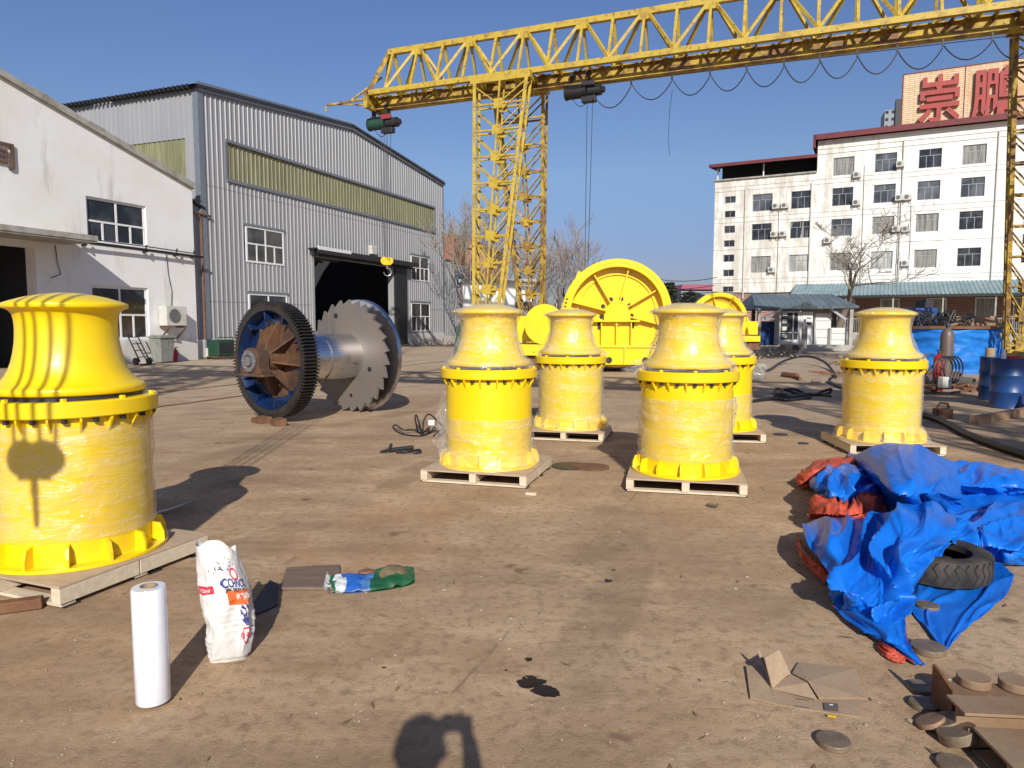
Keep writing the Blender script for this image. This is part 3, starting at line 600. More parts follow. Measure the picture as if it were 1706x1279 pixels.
# ac units on the block: one thing each
acs = [(1500,273,'high by the top row windows, just right of the fourth column'),(1428,291,'below the top window of the third column'),(1427,337,'beside the second row window of the third column'),(1498,329,'left of a pair in second row right of fourth column'),(1512,328,'right of a pair in second row right of fourth column'),
       (1493,381,'left of a pair in third row right of fourth column'),(1509,381,'right of a pair in third row right of fourth column'),(1508,438,'alone in the lowest row left of the fifth column'),(1293,343,'left of a pair between first two second row windows'),(1308,342,'right of a pair between first two second row windows'),
       (1290,390,'left of a pair between first two third row windows'),(1305,389,'right of a pair between first two third row windows'),(1286,449,'alone beside the lowest window of the first column'),(1379,400,'under the third row window of the third column'),(1422,441,'behind bare branches beside the lowest third column window')]
acp = thing('air_conditioner', '', 'air conditioner', (0,0,0), AA, 'air conditioner units on the white block')
m = MB(); m.box(-.4,.4,-.36,-.03,0,.62); m.build('casing', M['ac'], acp, 0, .02)
m = MB(); m.ring(.0,.21,0,.012,24, Matrix.Translation((-.1,-.375,.32)) @ Matrix.Rotation(rad(90),4,'X')); m.build('fan_grille', M['ac_dark'], acp)
each('bracket', M['rust'], acp, [MB().box(q-.025,q+.025,-.38,.0,-.06,0).bar((q,-.36,-.05),(q,-.0,-.4),.04) for q in (-.325, .325)], 0)
for i, (px, py, w) in enumerate(acs):
    s, z = FA.sz(px, py); p = FA.o + FA.x*s + FA.y*(-.02) + Vector((0,0,z-.31)); lab = 'white air conditioner ' + w
    if i == 0: acp.location = p; acp.scale = (.92,.92,.92); acp['label'] = lab
    else: dup(acp, p, AA, lab)
s, z = FW.sz(280, 530)
dup(acp, FW.o + FW.x*s - FW.y*.02 + Vector((0,0,z-.31)), AG, 'large white air conditioner unit on the workshop wall above the grey bin').scale = (1.3,1.3,1.3)
# rooftop sign with its two characters
sg = thing('rooftop_sign', 'tan tiled rooftop sign board with two big red characters', 'sign', FA.o + FA.y*1.5, AA)
def sgp(px, py): return FA.sz(px, py, 1.5)
a = sgp(1505,125); b = sgp(1706,103); z0 = 20.6; ztop = a[1]
m = MB(); m.box(a[0],9,0,.6,z0,ztop); m.build('panel', M['sign'], sg, 0)
m = MB(); m.box(a[0]-.06,a[0]+.06,-.06,.62,z0,ztop+.05); jx = sgp(1609,115)[0]; m.box(jx-.04,jx+.04,-.03,0,z0,ztop); m.box(a[0],9,-.05,.62,ztop,ztop+.08); m.build('panel_edge', M['red_trim'], sg, 0)
for ch, x0, y0, x1, y1 in (('崇',1531,130,1598,200),('鹏',1622,117,1692,192)):
    p = sgp(x0,y0); q = sgp(x1,y1); me = text_mesh(ch, 1.0, .12, .016)
    xs = [v.co.x for v in me.vertices]; ys = [v.co.y for v in me.vertices]; cx, cy = (max(xs)+min(xs))/2, (max(ys)+min(ys))/2
    sx = (q[0]-p[0])/(max(xs)-min(xs)); sy = (p[1]-q[1])/(max(ys)-min(ys))
    for v in me.vertices: v.co.x = (v.co.x-cx)*sx; v.co.y = (v.co.y-cy)*sy; v.co.z *= 2.2
    o = link('character', me, M['sign_red'], sg); o.rotation_euler = (rad(90),0,0); o.location = ((p[0]+q[0])/2, -.25, (p[1]+q[1])/2)
# distant tower block behind the roof
p = wp(1492, 213, 320); tw = thing('tower_block', 'far grey high-rise block peeking over the roof left of the sign', 'building', (p.x, 320, 0), rad(-20))
m = MB(); m.box(-4.5,4.5,0,12,0,p.z+8); m.build('wall', M['distant'], tw, 0)
for k in range(6): each('window', M['glass'], tw, [MB().box(s-.6,s+.6,-.06,0,p.z+6.4-k*3.1,p.z+7.6-k*3.1) for s in (-3.6,-1.2,1.2,3.3)], 0)
m = MB(); m.box(-.4,3.2,-1,2,60,p.z+12); m.build('stair_shaft', M['dark'], tw, 0)

# ---- gantry crane
AC = rad(-21.5); FC = Frame(gp(852, 603.5), AC)
SPAN = 17.9
def make_crane(label, loc):
    c = thing('gantry_crane', label, 'gantry crane', loc, AC, 'gantry cranes on the yard tracks')
    U0, U1 = -6.05, 21.0; ZT, ZB, VB = 12.85, 11.08, .72; pp = 2.33
    m = MB(); m.bar((-5.5,0,ZT),(U1-.6,0,ZT),.2,.22); m.build('top_chord', M['crane'], c, 0)
    for s in (-1, 1):
        m = MB(); m.bar((U0,s*VB,ZB),(U1,s*VB,ZB),.1,.2); m.bar((U0,s*(VB-.08),ZB-.08),(U1,s*(VB-.08),ZB-.08),.16,.03); m.build('bottom_chord', M['crane'], c, 0)
    m = MB(); u = -4.1 - pp
    while u < U1 - .4:                                    # Warren bays with posts, both sloping faces
        for s in (-1, 1):
            if u > -5.5:
                for e in (-1, 1):
                    b = (u + e*pp/2, s*VB, ZB+.08)
                    if -5.9 < b[0] < U1: m.bar((u + e*.14, s*.06, ZT-.08), b, .1, .1)
                m.bar((u, s*.07, ZT-.08), (u, s*VB, ZB+.08), .09, .09)
            v = u + pp/2
            if -5.6 < v < U1: m.bar((v, s*.07, ZT-.08), (v, s*VB, ZB+.08), .1, .1)
        u += pp
    m.build('web_bracing', M['crane'], c, 0)
    u = -4.1
    while u < U1 - .4: MB().box(u-.2,u+.2,-.13,.13,ZT-.3,ZT-.06).build('gusset', M['crane'], c, 0); u += pp
    m = MB(); u = U0; k = 0                               # plan bracing under the truss
    while u < U1 - .5:
        m.angle((u,-VB,ZB-.03),(u,VB,ZB-.03),.07,.012); e = (-1)**k
        m.angle((u,-VB*e,ZB-.05),(min(u+1.165,U1),VB*e,ZB-.05),.06,.012); m.bar((u,-VB,ZB),(u,0,10.95),.05); m.bar((u,VB,ZB),(u,0,10.95),.05); m.bar((u+.5,VB,ZB),(u+.1,0,10.95),.045)
        u += 1.165; k += 1
    m.build('plan_bracing', M['crane_rust'], c, 0)
    m = MB(); m.box(U0-.1,U1,-.014,.014,10.62,11.02); m.box(U0-.1,U1,-.16,.16,10.56,10.62); m.box(U0-.1,U1,-.16,.16,11.02,11.06)
    m.build('hoist_beam', M['crane_rust'], c, 0)
    m = MB(); m.box(U0-.1,U1,.3,.33,10.62,10.99); m.box(U0-.1,U1,.22,.34,10.58,10.62); m.build('side_plate', M['crane'], c, 0)
    m = MB(); m.bar((-5.5,0,ZT),(-6.1,-VB,ZB),.14,.16); m.bar((-5.5,0,ZT),(-6.1,VB,ZB),.14,.16); m.box(-6.3,-6.12,-.75,.75,10.5,11.15)
    m.bar((-8.5,-.1,11.02),(-5.9,-.3,11.02),.08); m.bar((-7.4,.4,11.04),(-5.9,.5,11.0),.06); m.bar((-5.85,0,11.9),(-7.35,-.15,11.05),.06); m.tube([(-8.5,-.1,11.02),(-8.62,-.1,11.0),(-8.64,-.1,10.75)], .04, 6)
    m.bar((-8.3,-.1,11.02),(-6.2,.5,10.95),.04); m.bar((-7.9,-.1,10.95),(-7.9,-.1,11.12),.06)
    m.build('end_bracket', M['crane_rust'], c, 0)
    for u0, e in ((0.0, 1), (SPAN, 1)):
        m = MB(); m.box(u0-1.25,u0+1.2,-1.15,-.95,10.72,11.0); m.box(u0-1.25,u0+1.2,.95,1.15,10.72,11.0)
        for q in (-1.1, -.3, .5, 1.05): m.box(u0+q-.08,u0+q+.08,-.95,.95,10.76,10.98)
        m.build('leg_head', M['crane'], c, 0)
        for s in (-1, 1):
            lat = MB(); dp = .24
            zt, zb = 10.72, .62
            def P(z, a, d):                               # a: -1..1 across, d: -1..1 in depth
                t = (zt - z)/(zt - zb); cv = s*(.95 + (2.65-.95)*t); h = 1.06 + (.40-1.06)*t
                return Vector((u0 + a*h, cv + d*(dp - .07*t), z))
            for a in (-1, 1):
                for d in (-1, 1): lat.angle(P(zt,a,d), P(zb,a,d), .13 if d == -1 else .1, .02, (0,1,0))
                for k in range(11): lat.bar(P(zt-.4-k*.92,a,-1), P(zt-.9-k*.92,a,1), .05, .03)
            z = zt - .9; prev = zt; gus = []
            while z > zb + .2:
                for d in (-1, 1):
                    for a in (-1, 1): lat.bar(P(z,0,d), P(z,a,d), .075, .06); lat.bar(P(z,0,d), P(prev-.12,a,d), .055, .04)
                    lat.bar(P(z,0,d), P(prev,0,d), .06, .06)
                q = P(z,0,-1); gus.append(MB().cbox((q.x, q.y-.05, q.z), (.34,.02,.36))); q = P(z,0,1); gus.append(MB().cbox((q.x, q.y+.05, q.z), (.34,.02,.36)))
                prev = z; z -= 1.0
            for d in (-1, 1): lat.bar(P(zb,-1,d), P(zb,1,d), .12)
            o = lat.build('leg', M['crane'] if (s < 0 and u0 < 1) else M['crane_rust'], c, 0); each('gusset_plate', M['crane'] if s < 0 else M['crane_rust'], o, gus, 0)
        m = MB(); m.box(u0-.22,u0+.22,-3.5,3.5,.28,.64); m.build('end_carriage', M['crane'], c, 0, .02)
        for q in (-3.1, 3.1):
            m = MB(); m.cyl(.27,-.07,.07,24, Matrix.Translation((u0,q,.275)) @ Matrix.Rotation(rad(90),4,'Y')); m.build('wheel', M['dark'], c)
    return c
crane = make_crane('yellow lattice gantry crane with A-frame legs spanning the yard above the winches', FC.o)
def fc(u, v, z): return FC.o + FC.x*u + FC.y*v + Vector((0,0,z))
# the second crane stands overhead behind the photographer: only its shadow bands fall into the picture
shade_off = FC.o - FC.y*26.5 + FC.x*1.4
crane2 = dup(crane, (shade_off.x, shade_off.y, 0), AC, 'second yellow gantry crane overhead behind the photographer, casting lattice shadow bands')
def hoist(label, p, mats, rope, hooklabel, nrope=4, bs=1.0, turn=40, hr=0):
    h = thing('electric_hoist', label, 'hoist', p, AC, 'electric hoists on the gantry cranes')
    m = MB(); X = Matrix.Rotation(rad(90),4,'Y')
    m.cyl(.24,-.75,.05,28,X); m.cyl(.26,-.78,-.7,28,X); m.cyl(.27,.0,.06,28,X); m.build('drum', M[mats[0]], h)
    m = MB(); m.cyl(.2,.12,.62,24,X); m.cyl(.12,.62,.75,20,X); m.build('motor', M[mats[1]], h)
    m = MB(); m.box(-.05,.42,-.27,-.15,.1,.3); m.build('control_box', M[mats[2]], h, 0, .02)
    m = MB(); m.box(-.55,-.5,-.14,.14,.2,.62); m.box(.15,.2,-.14,.14,.2,.62); m.box(-.6,.3,-.2,.2,.2,.25)
    for a in (-.5, .15):
        for s in (-1, 1): m.cyl(.1,-.03,.03,16, Matrix.Translation((a,s*.15,.62)) @ Matrix.Rotation(rad(90),4,'X'))
    m.build('trolley', M['dark'], h)
    m = MB(); m.box(-.12,.42,-.14,.14,-.42,-.2); m.build('rope_guide', M['dark'], h, 0, .02)
    m = MB()
    for k in range(nrope):
        x = ((-.16,-.03,.14,.3) if nrope > 2 else (.1,.3))[k]; m.tube([(x,-.08+.05*(k%2),-.3),(x*.55,-.06,-rope)], .012, 6)
    m.tube(sag((-.5,0,-.2),(.1,0,-.35),.25), .015, 6)
    m.build('rope', M['dark'], h)
    b = thing('hook_block', hooklabel, 'hook', Vector(p) + Vector((0,0,-rope)), AC + rad(turn), 'hook blocks hanging in the yard')
    m = MB(); m.box(-.16,.16,-.07,.07,-.18,.1); 
    for s in (-1, 1): m.cyl(.17,-.03,.03,24, Matrix.Translation((s*.1,0,0)) @ Matrix.Rotation(rad(90),4,'X'))
    b.scale = (bs,bs,bs); m.build('block', M['yellow_tag'], b, 35, .015)
    m = MB(); pts = [(0,0,-.18),(0,0,-.3)] + [(.16*math.cos(t)+.02, 0, -.48+.16*math.sin(t)) for t in [rad(100-20*k) for k in range(15)]]
    m.tube(pts, [.035]*2+[.04-.0016*k for k in range(15)], 10); m.build('hook', M['steel'], b).rotation_euler = (0,0,rad(hr))
    return h
hoist('green hoist with red motor housing at the left end of the crane', fc(-5.75,0,10.0), ('green_m','dark','red_m'), 5.75, 'yellow hook block hanging in front of the warehouse doorway')
hoist('black hoist under the crane beam right of the left legs', fc(3.0,0,10.3), ('black','dark','dark'), 7.6, 'yellow hook block hanging low behind the big winch', 2)
hoist('green hoist on the overhead crane, its ropes shading the left winch head', shade_off + FC.x*6.28 + Vector((0,0,10.0)), ('green_m','dark','red_m'), 7.58, 'yellow hook block just outside the left edge above the left winch head', 4, .62, 25, 90)
m = MB(); a0 = fc(2.2,-.3,10.45); a1 = fc(SPAN+.4,-.3,10.28); m.tube([a0,a1], .014, 5)
fest = thing('festoon_cable', 'black power cable hanging in loops from a wire below the crane', 'cable', (0,0,0))
m.build('wire', M['black'], fest)
us = [3.4] + [4.81,6.28,7.59,8.81,10.01,11.12,12.24,13.4,14.67,15.99] + [17.0]
cab = []; hg = []
for k, (a, b) in enumerate(zip(us[:-1], us[1:])):
    za = 10.3 if k else 10.05
    pts = sag(fc(a,-.3,za), fc(b,-.3,10.2 if k < 10 else 10.0), .62 if k < 9 else .5, 14); cab.append(MB().tube(pts, .019, 6))
    if k: hg.append(MB().box(-.03,.03,-.03,.03,-.02,.2, Matrix.Translation(fc(a,-.3,10.26)) @ rotz(AC)))
each('cable_loop', M['black'], fest, cab); each('cable_hanger', M['dark'], fest, hg, 0)
m = MB(); m.tube([fc(6.3,-.3,9.9),fc(6.22,-.3,9.2),fc(6.18,-.3,8.2),fc(6.25,-.3,7.6)], .008, 5); m.build('loose_wire', M['black'], fest)

# ================================================================== MACHINES
def nz(p, s=1.0): return noise.noise(Vector(p)*s)
PROF_BODY = [(.445,.02),(.445,.915)]
PROF_HEAD = [(.0,1.03),(.42,1.03),(.43,1.04),(.432,1.065),(.424,1.078),(.405,1.085),(.378,1.105),(.352,1.135),(.33,1.175),(.312,1.225),(.299,1.28),(.289,1.34),(.284,1.40),(.283,1.45),(.286,1.49),(.293,1.52),(.306,1.540),(.326,1.553),(.344,1.558),(.348,1.562),(.349,1.584),(.345,1.589),(.30,1.606),(.23,1.628),(.15,1.645),(.07,1.655),(0,1.658)]
def film_shell(prof, seed, amp, n=120, loose=None):
    """thin stretch film wound round a profile, with horizontal tension ripples, gathered knots and diagonal creases"""
    rnd = random.Random(seed); m = MB(); k = len(prof); vs = []
    knots = [(rnd.uniform(0,6.28), rnd.uniform(prof[0][1],prof[-1][1])) for _ in range(5)]
    for r, z in prof:
        for i in range(n):
            t = 2*math.pi*i/n; x, y = math.cos(t), math.sin(t)
            a = noise.noise(Vector((x*1.4+seed*3.1, y*1.4, z*7)))
            b = 1 - abs(noise.noise(Vector((x*2.6+seed, y*2.6, z*4.5 + 1.2*math.sin(t+seed)))))*2.2
            d = amp*(.8*a + 1.2*max(0,b)**3)
            for kt, kz in knots:
                dt = abs((t-kt+math.pi)%(2*math.pi)-math.pi); dd = math.hypot(dt*.45, z-kz)
                if dd < .28: d += amp*1.3*(1-dd/.28)*max(0, math.cos(9*math.atan2(z-kz, dt*.45+1e-4)+seed))
            if loose: d += loose(t, z)
            d = max(d, -.002)
            rr = r + .006 + d; vs.append((rr*x, rr*y, z + (.3*d if r < .2 else 0)))
    fs = [(j*n+i, j*n+(i+1)%n, (j+1)*n+(i+1)%n, (j+1)*n+i) for j in range(k-1) for i in range(n)]
    m.add(vs, fs); return m
def resample(prof, step):
    out = []
    for (r0,z0),(r1,z1) in zip(prof[:-1], prof[1:]):
        q = max(1, int(math.hypot(r1-r0, z1-z0)/step))
        out += [(r0+(r1-r0)*i/q, z0+(z1-z0)*i/q) for i in range(q)]
    return out + [prof[-1]]
CG = 'yellow capstans standing on pallets'
def make_capstan(label):
    c = thing('capstan', label, 'capstan', (0,0,0), 0, CG)
    m = MB(); m.lathe([(0,0),(.53,0),(.53,.022),(.446,.022),(.445,.03),(.445,.90),(0,.90)], 96); m.build('drum_body', M['yellow'], c, 35, .003)
    for k in range(14):
        a = 2*math.pi*(k+.35)/14; m = MB()
        m.prism([(.44,.022),(.522,.022),(.522,.075),(.50,.135),(.44,.15)], -.009, .009, rotz(a) @ Matrix.Rotation(rad(90),4,'X')); m.build('base_gusset', M['yellow'], c, 0)
    m = MB(); m.lathe([(.40,.905),(.492,.905),(.50,.912),(.50,.995),(.492,1.003),(.43,1.003),(.40,1.0),(.40,.905)], 96); m.build('flange', M['yellow'], c, 35)
    for k in range(18):
        a = 2*math.pi*(k+.2)/18; m = MB()
        m.prism([(.44,.905),(.49,.905),(.49,.885),(.448,.815),(.44,.815)], -.006, .006, rotz(a) @ Matrix.Rotation(rad(90),4,'X')); m.build('flange_gusset', M['yellow'], c, 0)
    for k in range(18):
        a = 2*math.pi*(k+.7)/18; x, y = .468*math.cos(a), .468*math.sin(a)
        MB().cyl(.019,.875,.905,6,Matrix.Translation((x,y,0))).build('nut', M['dark'], c, 0)
        if k % 2 == 0: MB().cyl(.019,1.003,1.022,6,Matrix.Translation((x,y,0))).build('bolt_head', M['yellow'], c, 0)
    m = MB(); m.lathe([(0,1.0),(.41,1.0),(.41,1.032),(0,1.032)], 64); m.build('seal_gap', M['dark'], c, 35)
    m = MB(); m.lathe(PROF_HEAD, 112); m.build('head', M['yellow'], c, 50)
    return c
def wrap(c, seed, body=(.03,.9), head=None, skirt=False, amp=.010):
    if body:
        pr = [(.448,body[0]),(.448,body[1])]
        if skirt: pr = [(.56,.004),(.545,.03),(.525,.09),(.49,.15),(.452,.2),(.448,body[1])]
        m = film_shell(resample(pr,.012), seed, amp); m.build('body_wrap', M['film'], c, 60)
    if head:
        hp = [(r+.002,z) for r, z in PROF_HEAD[3:] if r > .01]
        if head == 'low': hp = [q for q in hp if q[1] < 1.5] 
        # film spans the concave waist instead of hugging it
        hp = [(r + .02*math.exp(-((z-1.2)/.1)**2) + .018*math.exp(-((z-1.5)/.05)**2), z+.004) for r, z in hp]
        if skirt or head == 'long': hp = [(.47,1.012),(.455,1.03)] + hp
        def loose(t, z):
            q = 0
            for t0, z0, w in ((2.9+seed, 1.045, .05), (5.6+seed*.7, 1.575, .03), (3.3, 1.585, .035)):
                dt = abs((t-t0+math.pi)%(2*math.pi)-math.pi); q += w*math.exp(-(dt/.16)**2-((z-z0)/.03)**2)*(1+.8*math.sin(t*40))
            return q
        m = film_shell(resample(hp,.012), seed+40, amp*.9, 120, loose); m.build('head_wrap', M['film'], c, 60)
    pz = .0
def make_pallet(label, D=1.1):
    p = thing('pallet', label, 'pallet', (0,0,0), 0, 'pale wooden pallets under the capstans'); h = D/2
    m = MB(); m.box(-h,h,-h,h,.118,.132); m.build('deck', M['ply'], p, 0, .002)
    for x in (-h+.035, 0, h-.035):
        m = MB(); y = -h
        for y0, y1 in ((-h,-.02),(-.015,h)): m.box(x-.035,x+.035,y0+.002,y1-.002,.028,.117)
        m.build('stringer', M['wood'], p, 0, .003)
    for y in (-h+.06, 0.0, h-.06):
        m = MB(); m.box(-h+.01,h-.01,y-.045,y+.045,.008,.027); m.build('bottom_board', M['wood'], p, 0, .002)
    each('foot_pad', M['dark'], p, [MB().box(x-.036,x+.036,y-.05,y+.05,0,.0075) for y in (-h+.075, 0.1, h-.1) for x in (-h+.035, 0, h-.035)], 0)
    return p
# label, base position, pallet angle, spin, wraps, pallet label
caps = [('bare headed yellow capstan nearest on the left, film round its body only', (-2.84,4.56), rad(-21), .05, dict(seed=1, body=(.16,.86)), 'pale pallet nearest on the left beside the roll of film'),
        ('film wrapped yellow capstan left of centre, film flaring down onto its pallet', (-.24,7.42), rad(-16), .3, dict(seed=2, body=(.03,.5), head='long', skirt=True, amp=.014), 'pale pallet with open ends, left of centre in front row'),
        ('film wrapped yellow capstan in back row before the big winch', (.83,10.05), rad(-15), .1, dict(seed=3, body=(.03,.88), head='long', skirt=True), 'pale pallet in the back row left of the doubled capstans'),
        ('film wrapped yellow capstan right of centre, nearest of its pair', (1.74,7.05), rad(-13), .2, dict(seed=4, body=(.15,.74), head='long', amp=.02), 'pale pallet right of centre, nearest of its pair'),
        ('yellow capstan half hidden behind another, right of centre', (2.9,9.95), rad(-8), .4, dict(seed=5, body=(.15,.5), head='long'), 'pale pallet half hidden behind the front right one'),
        ('film wrapped yellow capstan on the right beyond the blue tarpaulin', (4.70,9.0), rad(-6), .15, dict(seed=6, body=(.03,.88), head='long', skirt=True, amp=.008), 'pale pallet on the right just beyond the blue tarpaulin')]
cap0 = make_capstan(caps[0][0]); pal0 = make_pallet(caps[0][5]); made = []
for i, (lab, (x, y), pa, sp, w, pl) in enumerate(caps):
    c = cap0 if i == 0 else dup(cap0, (0,0,0), 0, lab); p = pal0 if i == 0 else dup(pal0, (0,0,0), 0, pl)
    made.append((c, p))
for (c, p), (lab, (x, y), pa, sp, w, pl) in zip(made, caps):
    c.location = (x, y, .133); c.rotation_euler = (0,0,sp); p.location = (x, y, 0); p.rotation_euler = (0,0,pa); wrap(c, **w)
def film_tail(c, ang, z0, z1, r0, reach, seed):
    m = MB(); n, k = 16, 40; vs = []                     # loose end of the wrap hanging off the side
    for j in range(k):
        v = j/(k-1); z = z0 + (z1-z0)*v
        for i in range(n):
            u = i/(n-1); w = reach*(.35 + .65*math.sin(v*3.1)**.7)*(1 + .4*noise.noise(Vector((v*4, seed, 1))))
            r = r0 + w*u; a = ang + .10*noise.noise(Vector((u*3, v*7, seed))) + .05*math.sin(v*9+u*3+seed) + .04*noise.noise(Vector((u*9, v*16, seed)))
            vs.append((r*math.cos(a), r*math.sin(a), z + .02*noise.noise(Vector((u*6, v*5, seed+3)))))
    m.add(vs, [(j*n+i, j*n+i+1, (j+1)*n+i+1, (j+1)*n+i) for j in range(k-1) for i in range(n-1)]); m.build('film_tail', M['film'], c, 60)
film_tail(made[1][0], rad(178), .12, .78, .45, .10, 3); film_tail(made[1][0], rad(172), .06, .5, .45, .13, 5); film_tail(made[1][0], rad(205), 1.5, 1.62, .3, .1, 8)
film_tail(made[3][0], rad(170), .93, 1.1, .42, .2, 4); film_tail(made[3][0], rad(178), .95, 1.06, .44, .19, 9); film_tail(made[5][0], rad(-8), .5, .6, .45, .07, 6); film_tail(made[2][0], rad(-2), .3, .75, .45, .04, 7)
# ---- big gear and ratchet drum lying on the yard
GD = Vector((.574,.819,0)).normalized(); GO = wp(446,600,11.4); GO.z = 1.0
gd = thing('gear_drum', 'large steel drum shaft with toothed gear wheel and saw-toothed ratchet disc', 'winch drum', (GO.x,GO.y,0))
GM = axis_matrix((0,0,GO.z), GD)                          # local z along the shaft, pointing away
def gear_poly(r0, r1, n, duty=.5):
    pts = []
    for k in range(n):
        a = 2*math.pi*k/n; w = 2*math.pi/n
        for f, r in ((0,r0),(.16,r1),(duty,r1),(duty+.16,r0)): pts.append((r*math.cos(a+f*w), r*math.sin(a+f*w)))
    return pts
def loop_ring(mb, outer, ri, z0, z1, Mx):
    n = len(outer); inner = []
    for x, y in outer: d = math.hypot(x,y); inner.append((x/d*ri, y/d*ri))
    vs = [(x,y,z0) for x,y in outer]+[(x,y,z1) for x,y in outer]+[(x,y,z0) for x,y in inner]+[(x,y,z1) for x,y in inner]
    fs = []
    for i in range(n):
        j = (i+1)%n; fs += [(i,j,n+j,n+i),(2*n+j,2*n+i,3*n+i,3*n+j),(i,2*n+i,2*n+j,j),(n+i,n+j,3*n+j,3*n+i)]
    mb.add(vs, fs, Mx)
m = MB(); loop_ring(m, gear_poly(.875,.94,104), .80, 0, .27, GM); m.build('gear_rim', M['gear'], gd, 30)
m = MB(); m.lathe([(.80,.02),(.795,.03),(.745,.12),(.745,.2),(.80,.24)], 96, GM)
for k in range(10):
    a = 2*math.pi*(k+.3)/10; m.box(.66,.8,-.012,.012,.03,.2, GM @ rotz(a))
m.ring(.6,.8,.19,.225,96,GM)
for k in range(24): m.cyl(.02,.17,.19,8,GM @ rotz(2*math.pi*k/24) @ Matrix.Translation((.7,0,0)))
m.build('inner_ring', M['blue_enamel'], gd, 30)
m = MB(); m.ring(.15,.62,.2,.225,72,GM); m.build('web_plate', M['hub_rust'], gd, 30)
for k in range(8):
    m = MB(); a = 2*math.pi*(k+.15)/8; R = GM @ rotz(a)
    m.prism([(.14,0.19),(.62,0.19),(.62,.14),(.2,-.06),(.14,-.06)], -.012, .012, R @ Matrix.Rotation(rad(90),4,'X')); m.build('rib', M['hub_rust'] if k % 2 else M['rust'], gd, 0)
m = MB(); m.cyl(.2,-.08,.3,40,GM); m.cyl(.12,-.34,.0,32,GM); m.build('hub', M['hub_rust'], gd, 35, .006)
m = MB(); m.cyl(.075,-.37,-.33,24,GM); m.ring(.1,.17,-.36,-.335,32,GM)
for k in range(8): m.cyl(.015,-.375,-.36,6,GM @ rotz(k*.785) @ Matrix.Translation((.14,0,0)))
m.build('shaft_end', M['steel'], gd, 35)
BM = GM @ Matrix.Rotation(math.atan2((GM.inverted().to_3x3() @ Vector((0,0,1))).y, (GM.inverted().to_3x3() @ Vector((0,0,1))).x) - rad(90), 4, 'Z')   # local y up
m = MB(); arc = [(.21*math.cos(rad(t)), .21*math.sin(rad(t))) for t in range(0,181,15)]
m.prism([(.26,-.2),(.26,-.14),(.21,-.12)] + arc + [(-.21,-.12),(-.26,-.14),(-.26,-.2)], -.33, -.12, BM); m.box(-.34,.34,-.24,-.2,-.35,-.1,BM); m.build('bearing_block', M['hub_rust'], gd, 30, .008)
m = MB(); m.lathe([(.40,.27),(.40,.62),(.405,.63),(.41,.64),(.41,.94),(.385,.95),(.385,1.0),(.41,1.01),(.41,1.76)], 96, GM); m.build('barrel', M['turned'], gd, 35)
def saw(r0, r1, n, ph=0):
    pts = []
    for k in range(n):
        a = 2*math.pi*(k+ph)/n; w = 2*math.pi/n
        pts += [(r1*math.cos(a), r1*math.sin(a)), (r0*math.cos(a+w*.12), r0*math.sin(a+w*.12)), ((r0*.55+r1*.45)*math.cos(a+w*.6), (r0*.55+r1*.45)*math.sin(a+w*.6))]
    return pts
m = MB(); loop_ring(m, saw(.915,1.015,27), .39, 1.68, 1.73, GM); m.build('ratchet_disc', M['mill_steel'], gd, 0)
m = MB()
for a, r, q in ((1.2,.78,.045),(3.5,.6,.04),(.2,.62,.035),(-.35,.55,.03),(4.6,.7,.03)): m.cyl(q,1.665,1.679,20,GM @ rotz(a) @ Matrix.Translation((r,0,0)))
m.build('bolt_hole', M['dark'], gd, 0)
m = MB(); m.lathe([(.38,1.93),(.98,1.93),(1.015,1.94),(1.02,1.95),(1.02,2.01),(1.0,2.02),(.4,2.02),(.38,1.93)], 128, GM); m.build('flange', M['polished'], gd, 35)
m = MB(); m.cyl(.42,1.73,1.93,48,GM); m.cyl(.15,2.01,2.35,32,GM); m.build('shaft', M['steel'], gd, 35)
def block(px, py, sz, rz, lab):
    p = gp(px, py); m = MB(); w, d, h = sz
    m.prism([(-w/2,0),(w/2,0),(w/2,h),(-w/2,h*.75)], -d/2, d/2, Matrix.Rotation(rad(90),4,'X')); o = m.build('support_block', M['rust'], None, 0, .006, p); o.rotation_euler = (0,0,rz); tag(o, lab, 'block', 'rusty blocks propping the gear wheel')
block(436,704,(.22,.3,.1),.8,'rusty wedge block under the left side of the gear wheel'); block(464,708,(.18,.3,.11),.6,'rusty square block under the right side of the gear wheel')
